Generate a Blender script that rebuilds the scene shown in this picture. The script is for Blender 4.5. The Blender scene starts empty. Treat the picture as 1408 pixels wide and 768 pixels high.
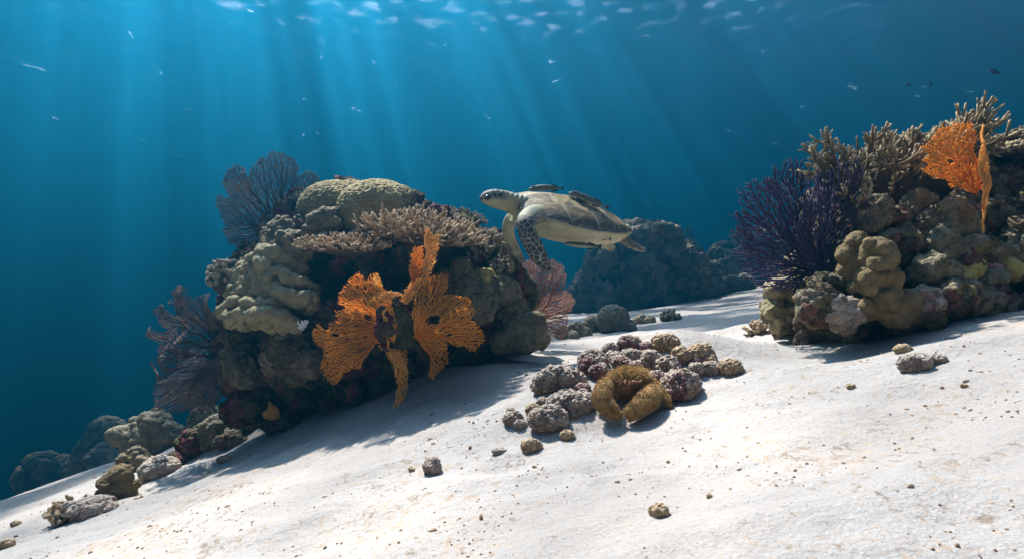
import bpy, math, random
import numpy as np
from mathutils import Vector, Matrix, Euler, kdtree

SC = bpy.context.scene
COL = SC.collection
R = math.radians

# ------------------------------------------------------------------ camera
F = 800.0                                   # focal length in pixels of the 1408 wide photograph
cam = bpy.data.cameras.new('camera')
cam.sensor_width = 36.0
cam.lens = 36.0 * F / 1408.0
cam.clip_start = 0.02
cam.clip_end = 900.0
cam_o = bpy.data.objects.new('camera', cam)
cam_o.location = (0, 0, 0)
cam_o.rotation_euler = (R(90), 0, 0)
COL.objects.link(cam_o)
SC.camera = cam_o

# ------------------------------------------------------------------ light: sky + one sun, high in front of the camera
SUN_DIR = Vector((-.34,.56,1)).normalized()
SUN_EL = math.asin(SUN_DIR.z)
SUN_AZ = math.atan2(SUN_DIR.x, SUN_DIR.y)
world = bpy.data.worlds.new('World')
SC.world = world
world.use_nodes = True
wn = world.node_tree.nodes
wl = world.node_tree.links
wn.clear()
sky = wn.new('ShaderNodeTexSky')
sky.sky_type = 'NISHITA'
sky.sun_disc = False
sky.sun_elevation = SUN_EL
sky.sun_rotation = SUN_AZ
sky.air_density = 0.7
sky.dust_density = 2.0
sky.ozone_density = 0.3
bg = wn.new('ShaderNodeBackground')
bg.inputs['Strength'].default_value = .15
wo = wn.new('ShaderNodeOutputWorld')
wl.new(sky.outputs[0], bg.inputs['Color'])
wl.new(bg.outputs[0], wo.inputs['Surface'])

sun = bpy.data.lights.new('sun', 'SUN')
sun.energy = 4.6
sun.angle = R(1.2)
sun.color = (1.0, 0.94, 0.85)
sun_o = bpy.data.objects.new('sun', sun)
sun_o.rotation_euler = SUN_DIR.to_track_quat('Z', 'Y').to_euler()
sun_o.location = (0, 0, 30)
COL.objects.link(sun_o)

SC.view_settings.view_transform = 'Standard'
SC.view_settings.look = 'None'
SC.view_settings.exposure = 2.6
SC.view_settings.gamma = 1.0
SC.cycles.max_bounces = 6
SC.cycles.diffuse_bounces = 3
SC.cycles.glossy_bounces = 2
SC.cycles.transmission_bounces = 2
SC.cycles.volume_bounces = 0
SC.cycles.transparent_max_bounces = 8
SC.cycles.sample_clamp_indirect = 3.0
SC.cycles.use_denoising = True

# ------------------------------------------------------------------ helpers
def tag(o, label=None, cat=None, group=None, kind=None):
    if label: o['label'] = label
    if cat: o['category'] = cat
    if group: o['group'] = group
    if kind: o['kind'] = kind
    return o

def P(u, v, y):
    """point of the place seen at photograph pixel (u, v), y metres ahead of the camera"""
    return np.array(((u - 704.0) / F * y, y, (384.0 - v) / F * y))

def link_mesh(name, me, mat=None, parent=None):
    o = bpy.data.objects.new(name, me)
    COL.objects.link(o)
    if mat is not None:
        me.materials.clear()
        me.materials.append(mat)
    if parent is not None:
        o.parent = parent
    return o

def mesh_np(name, V, faces, smooth=True):
    """faces: list of (n,k) int arrays"""
    V = np.asarray(V, dtype=np.float32)
    me = bpy.data.meshes.new(name)
    faces = [np.asarray(f, dtype=np.int32) for f in faces if len(f)]
    nl = sum(f.size for f in faces)
    nf = sum(len(f) for f in faces)
    me.vertices.add(len(V))
    me.vertices.foreach_set('co', V.ravel())
    me.loops.add(nl)
    me.polygons.add(nf)
    li = np.concatenate([f.ravel() for f in faces])
    tot = np.concatenate([np.full(len(f), f.shape[1], dtype=np.int32) for f in faces])
    st = np.concatenate([[0], np.cumsum(tot)[:-1]]).astype(np.int32)
    me.loops.foreach_set('vertex_index', li)
    me.polygons.foreach_set('loop_start', st)
    me.polygons.foreach_set('loop_total', tot)
    me.polygons.foreach_set('use_smooth', np.full(nf, smooth, dtype=bool))
    me.update(calc_edges=True)
    me.validate()
    return me

def verts_of(me):
    a = np.empty(len(me.vertices) * 3, dtype=np.float32)
    me.vertices.foreach_get('co', a)
    return a.reshape(-1, 3).astype(np.float64)

def normals_of(me):
    a = np.empty(len(me.vertices) * 3, dtype=np.float32)
    me.vertex_normals.foreach_get('vector', a)
    return a.reshape(-1, 3).astype(np.float64)

def set_verts(me, V):
    me.vertices.foreach_set('co', np.asarray(V, dtype=np.float32).ravel())
    me.update()

def add_attr(me, name, vals):
    a = me.attributes.new(name, 'FLOAT', 'POINT')
    a.data.foreach_set('value', np.asarray(vals, dtype=np.float32))

def add_col(me, name, cols):
    a = me.color_attributes.new(name, 'FLOAT_COLOR', 'POINT')
    c = np.ones((len(cols), 4), dtype=np.float32)
    c[:, :3] = cols
    a.data.foreach_set('color', c.ravel())

# --- noise
def _hash(ix, iy, iz, seed):
    h = (ix * 374761393 + iy * 668265263 + iz * 2147483647 + seed * 1274126177) & 0xFFFFFFFF
    h = ((h ^ (h >> 13)) * 1274126177) & 0xFFFFFFFF
    h = ((h ^ (h >> 16)) * 2246822519) & 0xFFFFFFFF
    return (h ^ (h >> 15)) & 0xFFFFFFFF

def vnoise(p, seed=0):
    """smooth gradient-like value noise in about -1..1"""
    p = np.asarray(p, dtype=np.float64)
    i = np.floor(p).astype(np.int64)
    f = p - i
    w = f * f * f * (f * (f * 6 - 15) + 10)
    out = np.zeros(len(p))
    for dx in (0, 1):
        for dy in (0, 1):
            for dz in (0, 1):
                h = _hash(i[:, 0] + dx, i[:, 1] + dy, i[:, 2] + dz, seed)
                g = np.stack([(h & 1023) / 511.5 - 1, ((h >> 10) & 1023) / 511.5 - 1, ((h >> 20) & 1023) / 511.5 - 1], 1)
                d = f - np.array([dx, dy, dz])
                wt = (w[:, 0] if dx else 1 - w[:, 0]) * (w[:, 1] if dy else 1 - w[:, 1]) * (w[:, 2] if dz else 1 - w[:, 2])
                out += wt * (g * d).sum(1)
    return out * 1.3

def fbm(p, octaves=4, seed=0, gain=0.5, lac=2.03):
    p = np.asarray(p, dtype=np.float64)
    a, s = 1.0, np.zeros(len(p))
    for k in range(octaves):
        s += a * vnoise(p * lac ** k + 17.3 * k, seed + k)
        a *= gain
    return s

def worley(p, seed=0):
    """distance to nearest and second nearest feature point"""
    p = np.asarray(p, dtype=np.float64)
    i = np.floor(p).astype(np.int64)
    d1 = np.full(len(p), 9.0)
    d2 = np.full(len(p), 9.0)
    for dx in (-1, 0, 1):
        for dy in (-1, 0, 1):
            for dz in (-1, 0, 1):
                c = i + np.array([dx, dy, dz])
                h = _hash(c[:, 0], c[:, 1], c[:, 2], seed)
                q = c + np.stack([(h & 1023) / 1023.0, ((h >> 10) & 1023) / 1023.0, ((h >> 20) & 1023) / 1023.0], 1)
                d = np.sqrt(((p - q) ** 2).sum(1))
                m = d < d1
                d2 = np.where(m, d1, np.minimum(d2, d))
                d1 = np.where(m, d, d1)
    return d1, d2

def knobs(p, seed=0):
    """rounded bumps 0..1, deep between them"""
    d1, d2 = worley(p, seed)
    return np.clip(1 - d1 * d1 * 1.5, -0.3, 1)

# ------------------------------------------------------------------ material helpers
class NT:
    def __init__(self, name):
        self.m = bpy.data.materials.new(name)
        self.m.use_nodes = True
        self.n = self.m.node_tree.nodes
        self.l = self.m.node_tree.links
        self.n.clear()
        self.out = self.n.new('ShaderNodeOutputMaterial')
    def add(self, t, **kw):
        nd = self.n.new('ShaderNode' + t)
        for k, v in kw.items():
            setattr(nd, k, v)
        return nd
    def val(self, sock, v):
        if hasattr(v, 'is_output') or isinstance(v, bpy.types.NodeSocket):
            self.l.new(v, sock)
        elif isinstance(v, (tuple, list)) and len(v) == 3 and sock.type == 'RGBA':
            sock.default_value = (*v, 1)
        else:
            sock.default_value = v
    def coord(self, which='Object'):
        return self.add('TexCoord').outputs[which]
    def mapping(self, vec, scale=(1, 1, 1), rot=(0, 0, 0)):
        m = self.add('Mapping')
        m.inputs['Scale'].default_value = scale
        m.inputs['Rotation'].default_value = rot
        self.l.new(vec, m.inputs[0])
        return m.outputs[0]
    def noise(self, vec, scale, detail=4, rough=0.6, dist=0.0):
        t = self.add('TexNoise')
        t.inputs['Scale'].default_value = scale
        t.inputs['Detail'].default_value = detail
        t.inputs['Roughness'].default_value = rough
        t.inputs['Distortion'].default_value = dist
        self.l.new(vec, t.inputs['Vector'])
        return t.outputs[0]
    def voro(self, vec, scale, feature='F1', out='Distance', rand=1.0):
        t = self.add('TexVoronoi', feature=feature)
        t.inputs['Scale'].default_value = scale
        t.inputs['Randomness'].default_value = rand
        self.l.new(vec, t.inputs['Vector'])
        return t.outputs[out]
    def ramp(self, fac, stops, interp='LINEAR'):
        r = self.add('ValToRGB')
        r.color_ramp.interpolation = interp
        e = r.color_ramp.elements
        while len(e) < len(stops): e.new(0.5)
        for el, (p, c) in zip(e, stops):
            el.position = p
            el.color = (c, c, c, 1) if isinstance(c, (int, float)) else (*c, 1)
        self.l.new(fac, r.inputs[0])
        return r.outputs[0]
    def mix(self, fac, a, b, blend='MIX'):
        m = self.add('Mix', data_type='RGBA', blend_type=blend)
        self.val(m.inputs[0], fac)
        self.val(m.inputs[6], a)
        self.val(m.inputs[7], b)
        return m.outputs[2]
    def math(self, op, a, b=None, c=None, clamp=False):
        m = self.add('Math', operation=op, use_clamp=clamp)
        self.val(m.inputs[0], a)
        if b is not None: self.val(m.inputs[1], b)
        if c is not None: self.val(m.inputs[2], c)
        return m.outputs[0]
    def attr(self, name, out='Fac'):
        a = self.add('Attribute')
        a.attribute_name = name
        return a.outputs[out]
    def bump(self, h, strength=0.5, dist=0.01, normal=None):
        b = self.add('Bump')
        b.inputs['Strength'].default_value = strength
        b.inputs['Distance'].default_value = dist
        self.l.new(h, b.inputs['Height'])
        if normal is not None: self.l.new(normal, b.inputs['Normal'])
        return b.outputs[0]
    def principled(self, color, rough=0.8, normal=None, spec=0.3, sss=None):
        b = self.add('BsdfPrincipled')
        self.val(b.inputs['Base Color'], color)
        self.val(b.inputs['Roughness'], rough)
        b.inputs['Specular IOR Level'].default_value = spec
        if normal is not None: self.l.new(normal, b.inputs['Normal'])
        return b.outputs[0]
    def finish(self, shader):
        self.l.new(shader, self.out.inputs['Surface'])
        return self.m
# ------------------------------------------------------------------ sea bed
CTRL = [(0,768,1.9),(350,768,1.35),(704,768,1.05),(1050,768,.88),(1408,768,.75),
 (870,575,1.9),(900,490,2.5),(600,640,1.75),(300,650,2.5),(200,700,2.2),(90,735,2.2),
 (660,500,2.9),(560,560,2.55),(420,600,2.6),(310,630,2.85),(130,690,2.9),
 (0,690,4.2),(150,648,4.2),(760,478,3.8),(790,462,5.2),(900,430,9.5),(960,414,12),(1030,396,14.5),(850,500,2.9),(980,450,4.2),
 (1050,455,3.0),(1200,462,2.35),(1300,437,2.2),(1408,424,2.0),(1250,495,1.75),(1408,560,1.2),(1150,600,1.35),
 (400,560,3.4),(250,610,3.8),(0,705,7.5),(300,600,7),(704,440,10.0),(560,480,5.5)]
cp = np.array([P(*c) for c in CTRL])
extra = np.array([(-14,6,-5.2),(-14,16,-7.5),(-5,19,-5.4),(3,22,-2.2),(11,22,-0.9),(8,6,.5),(5,1.5,.55),(2,-1.5,-.1),(0,-2,-.45),(-3,0,-1.3),(-8,-2,-2.6),(6,-4,.4),
   (-40,60,-22),(0,60,-12),(40,60,-8),(45,0,1.6),(-45,0,-12),(40,-40,0),(0,-40,-3),(-40,-40,-8),(-180,180,-40),(0,180,-30),(180,180,-24),(180,0,-4),(-180,0,-30),(180,-100,-4),(0,-100,-5),(-180,-100,-20)])
cp = np.vstack([cp, extra])
def _tps(r2):
    return 0.5 * r2 * np.log(r2 + 1e-9)
_n = len(cp)
_K = _tps(((cp[:, None, :2] - cp[None, :, :2]) ** 2).sum(2)) + np.eye(_n) * 0.004
_Pm = np.hstack([np.ones((_n, 1)), cp[:, :2]])
_A = np.zeros((_n + 3, _n + 3)); _A[:_n, :_n] = _K; _A[:_n, _n:] = _Pm; _A[_n:, :_n] = _Pm.T
_w = np.linalg.solve(_A, np.concatenate([cp[:, 2], np.zeros(3)]))
def ground_base(x, y):
    x = np.atleast_1d(np.asarray(x, float)); y = np.atleast_1d(np.asarray(y, float))
    z = _w[_n] + _w[_n + 1] * x + _w[_n + 2] * y
    for k in range(_n):
        z = z + _w[k] * _tps((x - cp[k, 0]) ** 2 + (y - cp[k, 1]) ** 2)
    return z
def ground(x, y):
    x = np.atleast_1d(np.asarray(x, float)); y = np.atleast_1d(np.asarray(y, float))
    z = ground_base(x, y)
    for mx, my, ax, ay, mh in ((.42, 2.28, .34, .24, .105), (.12, 2.02, .22, .18, .065), (.75, 2.4, .27, .22, .065)):
        z = z + mh * np.exp(-((x - mx) / ax) ** 2 - ((y - my) / ay) ** 2)
    # soft hummocks and wandering low ripples of the sand
    p = np.stack([x, y, np.zeros_like(x)], 1)
    z = z + 0.034 * fbm(p * np.array([1.3, 1.9, 1]), 3, 5) + 0.015 * fbm(p * np.array([3.6, 5.4, 1]), 3, 9)
    wv = vnoise(p * np.array([2.2, 5.5, 1]) + 0.4 * vnoise(p * 3, 3)[:, None], 21)
    z = z + 0.006 * np.abs(wv)
    d1, _ = worley(p * np.array([2.6, 3.3, 1]), 14)
    z = z - 0.024 * np.clip(1 - d1 * 2.4, 0, 1) ** 1.5
    d1, _ = worley(p * np.array([7.0, 9.0, 1]), 4)
    z = z - 0.009 * np.clip(1 - d1 * 2.2, 0, 1)
    return z
def gz(x, y):
    return float(ground(x, y)[0])

def hit(u, v, ymax=40.0):
    """where the line of sight through a pixel of the photograph first meets the sand"""
    ys = np.exp(np.linspace(math.log(0.6), math.log(ymax), 900))
    d = (384.0 - v) / F * ys - ground((u - 704.0) / F * ys, ys)
    k = np.flatnonzero(d <= 0)
    y = ys[k[0]] if len(k) else ymax
    x = (u - 704.0) / F * y
    return np.array((x, y, gz(x, y)))

def axis_pts(lo, hi, n, k):
    t = np.linspace(np.arcsinh(lo * k), np.arcsinh(hi * k), n)
    return np.sinh(t) / k
gx = axis_pts(-180, 180, 660, 0.9)
gy = axis_pts(-100, 180, 580, 0.9) + 1.5
GX, GY = np.meshgrid(gx, gy)
gv = np.stack([GX.ravel(), GY.ravel(), ground(GX.ravel(), GY.ravel())], 1)
nx, ny = len(gx), len(gy)
idx = np.arange(nx * ny).reshape(ny, nx)
gf = np.stack([idx[:-1, :-1].ravel(), idx[:-1, 1:].ravel(), idx[1:, 1:].ravel(), idx[1:, :-1].ravel()], 1)

def warp(t, co, scale, amt):
    nz = t.add('TexNoise'); nz.inputs['Scale'].default_value = scale; nz.inputs['Detail'].default_value = 3
    t.l.new(co, nz.inputs['Vector'])
    m = t.add('VectorMath', operation='SCALE'); t.l.new(nz.outputs['Color'], m.inputs[0]); m.inputs['Scale'].default_value = amt
    a = t.add('VectorMath', operation='ADD'); t.l.new(co, a.inputs[0]); t.l.new(m.outputs[0], a.inputs[1])
    return a.outputs[0]

def mat_sand():
    t = NT('sand')
    co = t.coord()
    n1 = t.noise(co, 1.1, 5, 0.6)
    base = t.ramp(n1, [(0.3, (0.28, 0.25, 0.23)), (0.55, (0.33, 0.308, 0.293)), (0.8, (0.35, 0.334, 0.323))])
    grain = t.noise(co, 160, 3, 0.8)
    base = t.mix(0.55, base, t.ramp(grain, [(0.32, (0.42, 0.35, 0.28)), (0.46, (1, 1, 1))]), 'MULTIPLY')
    # scattered flecks of shell and detritus, gathered in patches
    patch = t.noise(co, 2.1, 4, 0.65)
    wv = t.add('TexNoise'); wv.inputs['Scale'].default_value = 30; t.l.new(co, wv.inputs['Vector'])
    sc = t.add('VectorMath', operation='SCALE'); t.l.new(wv.outputs['Color'], sc.inputs[0]); sc.inputs['Scale'].default_value = 0.03
    ad = t.add('VectorMath', operation='ADD'); t.l.new(co, ad.inputs[0]); t.l.new(sc.outputs[0], ad.inputs[1])
    fl = t.noise(t.mapping(ad.outputs[0], (1, 0.55, 1), (0, 0, 0.5)), 46, 4, 0.75)
    thr = t.math('MULTIPLY_ADD', patch, -0.40, 0.785)
    fm = t.math('MULTIPLY', t.math('SUBTRACT', fl, thr), 18.0, clamp=True)
    base = t.mix(t.math('MULTIPLY', fm, 0.8), base, t.ramp(t.noise(co, 9, 2, 0.5), [(0.4, (0.16, 0.12, 0.09)), (0.6, (0.34, 0.26, 0.19))]))
    fl2 = t.noise(ad.outputs[0], 120, 2, 0.6)
    fm2 = t.math('MULTIPLY', t.math('SUBTRACT', fl2, t.math('MULTIPLY_ADD', patch, -0.38, 0.79)), 14.0, clamp=True)
    base = t.mix(t.math('MULTIPLY', fm2, 0.7), base, (0.34, 0.25, 0.18))
    h = t.math('ADD', t.math('MULTIPLY', t.noise(co, 55, 5, 0.7), 0.8), t.math('MULTIPLY', t.noise(co, 13, 4, 0.65), 2.2))
    nb = t.bump(h, 0.5, 0.018)
    return t.finish(t.principled(base, 0.95, nb, 0.1))
M_SAND = mat_sand()
sea_bed = link_mesh('sea_bed', mesh_np('sea_bed', gv, [gf]), M_SAND)
tag(sea_bed, kind='structure')

# ------------------------------------------------------------------ sea surface overhead, seen from below
SURF_Z = 13.0
def mat_surface():
    t = NT('sea_surface')
    co = t.coord()
    rp = t.noise(t.mapping(co, (1, 0.4, 1), (0, 0, 0.3)), 2.3, 5, 0.55, 0.3)
    nb = t.bump(rp, .02, 0.2)
    # Snell's window: light passes where it meets the surface steeply, beyond that the water mirrors itself
    lw = t.add('LayerWeight')
    lw.inputs['Blend'].default_value = 0.5
    t.l.new(t.bump(rp, .02, 0.2), lw.inputs['Normal'])
    win = t.ramp(lw.outputs['Facing'], [(0.36, 1.0), (0.60, 0.008)])
    # light shafts: a noise mask put into the transparency breaks up the sun
    mp2 = t.add('Mapping'); t.l.new(co, mp2.inputs[0]); mp2.inputs['Location'].default_value = (*(0, 0), 0); mp2.inputs['Scale'].default_value = (1.0, .9, 1); mp2.inputs['Rotation'].default_value = (0, 0, 0.45)
    w2 = t.noise(mp2.outputs[0], 1.35, 0, 0.4)
    big = t.ramp(w2, [(.50,.05),(.60,1.)])
    # added clear patch in the mask, placed so more sun reaches the near reef
    pz = warp(t, co, 0.5, 2.0)
    pm_ = t.add('Mapping'); t.l.new(pz, pm_.inputs[0]); pm_.vector_type = 'TEXTURE'
    pm_.inputs['Location'].default_value = (-4.4, 9.6, SURF_Z + 1.0); pm_.inputs['Scale'].default_value = (4.4, 3.0, 40)
    ln = t.add('VectorMath', operation='LENGTH'); t.l.new(pm_.outputs[0], ln.inputs[0])
    sun_patch = t.ramp(ln.outputs['Value'], [(0.55, .72), (1.0, 0.0)])
    tr = t.math('MULTIPLY', t.math('MAXIMUM', big, sun_patch), win)
    # white glints: small noise-shaped holes put into the mask show the bright sky
    fc = t.noise(t.mapping(co, (1, 0.7, 1), (0, 0, 0.3)), .9, 4, 0.6, 0.4)
    tr = t.math('MAXIMUM', tr, t.math('MULTIPLY', t.ramp(fc, [(.70, 0.0), (.70 + .03, 1.0)]), 0.65))
    g = t.add('BsdfGlossy')
    g.inputs['Color'].default_value = (0.8, 0.9, 0.95, 1)
    g.inputs['Roughness'].default_value = 0.5
    t.l.new(nb, g.inputs['Normal'])
    tb = t.add('BsdfTransparent')
    mx = t.add('MixShader')
    t.l.new(tr, mx.inputs[0])
    t.l.new(g.outputs[0], mx.inputs[1])
    t.l.new(tb.outputs[0], mx.inputs[2])
    return t.finish(mx.outputs[0])
sx = axis_pts(-180, 180, 300, 0.15)
sy = axis_pts(-110, 170, 300, 0.15) + 10
SX, SY = np.meshgrid(sx, sy)
sp = np.stack([SX.ravel(), SY.ravel(), np.zeros(SX.size)], 1)
sp[:, 2] = SURF_Z + 0.10 * fbm(sp * np.array([0.8, 1.3, 1]), 3, 31)
n1, n2 = len(sx), len(sy)
idx = np.arange(n1 * n2).reshape(n2, n1)
sf = np.stack([idx[:-1, :-1].ravel(), idx[1:, :-1].ravel(), idx[1:, 1:].ravel(), idx[:-1, 1:].ravel()], 1)
surf = link_mesh('sea_surface', mesh_np('sea_surface', sp, [sf]), mat_surface())
tag(surf, kind='structure')

# ------------------------------------------------------------------ the water itself, as an even volume round everything
def mat_water():
    t = NT('water_volume')
    v = t.add('VolumePrincipled')
    v.inputs['Color'].default_value = (*(.009,.25,.49), 1)
    v.inputs['Density'].default_value = .048
    v.inputs['Anisotropy'].default_value = .8
    v.inputs['Absorption Color'].default_value = (0, 0, 0, 1)
    t.l.new(v.outputs[0], t.out.inputs['Volume'])
    return t.m
hz0, hz1 = float(gv[:, 2].min()) - 1.0, SURF_Z + 0.5
bx = np.array([(-184, -102, hz0), (184, -102, hz0), (184, 184, hz0), (-184, 184, hz0), (-184, -102, hz1), (184, -102, hz1), (184, 184, hz1), (-184, 184, hz1)], float)
bf = np.array([(0, 3, 2, 1), (4, 5, 6, 7), (0, 1, 5, 4), (1, 2, 6, 5), (2, 3, 7, 6), (3, 0, 4, 7)])
hz = link_mesh('haze', mesh_np('haze', bx, [bf], smooth=False), mat_water())
tag(hz, kind='stuff')
# ------------------------------------------------------------------ generators
rng = np.random.default_rng(7)
random.seed(7)

def ico(sub=3):
    import bmesh
    bm = bmesh.new()
    bmesh.ops.create_icosphere(bm, subdivisions=sub, radius=1.0)
    V = np.array([v.co[:] for v in bm.verts])
    Fc = np.array([[v.index for v in f.verts] for f in bm.faces])
    bm.free()
    return V, Fc
ICO2, ICO3, ICO4, ICO5 = ico(2), ico(3), ico(4), ico(5)

def evaluated(me, mods):
    o = bpy.data.objects.new('temporary', me)
    COL.objects.link(o)
    for kind, props in mods:
        m = o.modifiers.new(kind, kind)
        for k, v in props.items():
            setattr(m, k, v)
    dg = bpy.context.evaluated_depsgraph_get()
    dg.update()
    r = bpy.data.meshes.new_from_object(o.evaluated_get(dg))
    bpy.data.objects.remove(o)
    bpy.data.meshes.remove(me)
    return r

def smooth_all(me):
    me.polygons.foreach_set('use_smooth', np.ones(len(me.polygons), dtype=bool))

def blob(name, ells, voxel, smooth=4, extra=None):
    """union of ellipsoids: (centre, radii (3) or r, optional euler), remeshed into one skin"""
    VV, FF, n = [], [], 0
    for e in ells:
        c, r = np.asarray(e[0], float), e[1]
        r = np.array([r, r, r]) if np.isscalar(r) else np.asarray(r, float)
        v = ICO3[0] * r
        if len(e) > 2 and e[2] is not None:
            v = v @ np.array(Euler(e[2]).to_matrix()).T
        VV.append(v + c)
        FF.append(ICO3[1] + n)
        n += len(v)
    if extra is not None:
        VV.append(extra[0]); FF3 = [f + n for f in extra[1]]
    else:
        FF3 = []
    me = mesh_np(name, np.vstack(VV), [np.vstack(FF)] + FF3)
    mods = [('REMESH', dict(mode='VOXEL', voxel_size=voxel))]
    if smooth:
        mods.append(('SMOOTH', dict(factor=0.5, iterations=smooth)))
    me = evaluated(me, mods)
    me.name = name
    smooth_all(me)
    return me

def rough(me, layers, off=0.0):
    """push the skin out along its normals: layers of (kind, frequency, height)"""
    for k, (kind, fr, amp) in enumerate(layers):
        if kind == 'dent':                       # a hollow: fr = (centre, radius)
            V = verts_of(me)
            d = ((V - fr[0]) ** 2).sum(1) / fr[1] ** 2
            V[:, 1] += amp * np.exp(-d * 1.5)
            set_verts(me, V); continue
        V = verts_of(me); N = normals_of(me)
        q = V * fr + off + 3.7 * k
        if kind == 'knob': d = knobs(q, 11 + k)
        elif kind == 'warp':
            set_verts(me, V + amp * np.stack([fbm(q + 31 * j, 3, 20 + j) for j in range(3)], 1)); continue
        elif kind == 'fbm': d = fbm(q, 4, 40 + k)
        elif kind == 'ridge': d = 0.5 - np.abs(vnoise(q, 60 + k)) * 2
        elif kind == 'pit':
            d1, _ = worley(q, 80 + k)
            d = -np.clip(1 - d1 * 2.0, 0, 1)
        set_verts(me, V + N * (d * amp)[:, None])
    return me

def put(name, me, mat, base, parent=None):
    """link a mesh given in world coordinates with its origin moved to base"""
    base = np.asarray(base, float)
    set_verts(me, verts_of(me) - base)
    o = link_mesh(name, me, mat)
    if parent is None:
        o.location = base
    else:
        o.parent = parent
        o.location = base - np.array(parent.location)
    return o

def empty(name, base):
    o = bpy.data.objects.new(name, None)
    o.empty_display_size = 0.05
    COL.objects.link(o)
    o.location = tuple(base)
    return o

class Tubes:
    def __init__(self):
        self.V, self.Q, self.T, self.A, self.n = [], [], [], [], 0
    def add(self, pts, rad, sides=6, attr=None, flat=None):
        pts = np.asarray(pts, float); k = len(pts)
        rad = np.asarray(rad, float) * np.ones(k)
        tg = np.gradient(pts, axis=0)
        tg /= np.linalg.norm(tg, axis=1)[:, None] + 1e-12
        a = np.array([0, 0, 1.0]) if abs(tg[0, 2]) < 0.9 else np.array([1.0, 0, 0])
        u = np.cross(tg[0], a); u /= np.linalg.norm(u)
        th = np.arange(sides) * 2 * np.pi / sides
        rings = []
        for i in range(k):
            u = u - tg[i] * (u @ tg[i]); u /= np.linalg.norm(u) + 1e-12
            w = np.cross(tg[i], u)
            rings.append(pts[i] + rad[i] * (np.cos(th)[:, None] * u + np.sin(th)[:, None] * w))
        tip = pts[-1] + tg[-1] * rad[-1] * 0.8
        self.V.append(np.vstack(rings + [tip[None]]))
        ids = self.n + np.arange(k * sides).reshape(k, sides)
        nx_ = np.roll(ids, -1, axis=1)
        self.Q.append(np.stack([ids[:-1].ravel(), nx_[:-1].ravel(), nx_[1:].ravel(), ids[1:].ravel()], 1))
        self.T.append(np.stack([ids[-1], nx_[-1], np.full(sides, self.n + k * sides)], 1))
        at = np.linspace(0, 1, k) if attr is None else np.asarray(attr, float) * np.ones(k)
        self.A.append(np.append(np.repeat(at, sides), at[-1]))
        self.n += k * sides + 1
    def mesh(self, name):
        me = mesh_np(name, np.vstack(self.V), [np.vstack(self.Q), np.vstack(self.T)])
        a = np.concatenate(self.A)
        if len(a) == len(me.vertices):
            add_attr(me, 'tip', a)
        return me

def curve_pts(p0, d, length, n=5, bend=(0, 0, 0), wob=0.0):
    d = np.asarray(d, float); d = d / np.linalg.norm(d)
    out = [np.asarray(p0, float)]
    for i in range(n - 1):
        d = d + np.asarray(bend) / n + rng.normal(0, wob, 3)
        d = d / np.linalg.norm(d)
        out.append(out[-1] + d * length / (n - 1))
    return np.array(out)

def in_poly(pts, poly):
    x, y = pts[:, 0], pts[:, 1]
    ins = np.zeros(len(pts), bool)
    n = len(poly)
    for i in range(n):
        x1, y1 = poly[i]; x2, y2 = poly[(i + 1) % n]
        c = ((y1 > y) != (y2 > y)) & (x < (x2 - x1) * (y - y1) / (y2 - y1 + 1e-12) + x1)
        ins ^= c
    return ins

def scatter2(poly, spacing, seed, holes=()):
    """evenly jittered points inside an outline"""
    g = np.random.default_rng(seed)
    poly = np.asarray(poly, float)
    lo, hi = poly.min(0), poly.max(0)
    xs = np.arange(lo[0], hi[0], spacing); ys = np.arange(lo[1], hi[1], spacing)
    X, Y = np.meshgrid(xs, ys)
    X[1::2] += spacing / 2
    p = np.stack([X.ravel(), Y.ravel()], 1) + g.uniform(-.42, .42, (X.size, 2)) * spacing
    p = p[in_poly(p, poly)]
    for h in holes:
        p = p[~in_poly(p, np.asarray(h, float))]
    return p

def spread_tree(pts, root, spacing, seed, reach=2.1, power=1.4, jitter=0.35):
    """a branching tree from root through every point: the cheapest way out along short hops"""
    import heapq
    g = np.random.default_rng(seed)
    pts = np.vstack([np.asarray(root, float)[None], pts])
    n, dim = pts.shape
    kd = kdtree.KDTree(n)
    p3 = pts if dim == 3 else np.hstack([pts, np.zeros((n, 1))])
    for i, c in enumerate(p3): kd.insert(c, i)
    kd.balance()
    nb = []
    for i in range(n):
        l = [(j, d) for c, j, d in kd.find_range(p3[i], reach * spacing) if j != i]
        if len(l) < 4: l = [(j, d) for c, j, d in kd.find_n(p3[i], 8) if j != i]
        nb.append([(j, (d / spacing) ** power * (1 + jitter * g.random())) for j, d in l])
    for j in range(1, n):                        # the root reaches a little further
        pass
    cost = np.full(n, 1e9); par = np.full(n, -1); cost[0] = 0
    hq = [(0.0, 0)]
    order = []
    done = np.zeros(n, bool)
    while hq:
        c, i = heapq.heappop(hq)
        if done[i]: continue
        done[i] = True; order.append(i)
        for j, w in nb[i]:
            if c + w < cost[j]:
                cost[j] = c + w; par[j] = i
                heapq.heappush(hq, (cost[j], j))
    order = np.array(order)
    inv = np.full(n, -1); inv[order] = np.arange(len(order))
    P_ = pts[order]
    pr = np.array([inv[par[i]] if par[i] >= 0 else -1 for i in order])
    return P_, pr

def tree_chains(par):
    n = len(par)
    kids = [[] for _ in range(n)]
    for i, p in enumerate(par):
        if p >= 0: kids[p].append(i)
    leaves = np.zeros(n)
    for i in range(n - 1, -1, -1):
        leaves[i] += 1 if not kids[i] else 0
        if par[i] >= 0: leaves[par[i]] += leaves[i]
    chains = []
    stack = [(0, -1)]
    while stack:
        s, prev = stack.pop()
        ch = [prev, s] if prev >= 0 else [s]
        c = s
        while kids[c]:
            ks = sorted(kids[c], key=lambda q: -leaves[q])
            for q in ks[1:]: stack.append((q, c))
            c = ks[0]; ch.append(c)
        if len(ch) > 1: chains.append(ch)
    return chains, leaves

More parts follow.
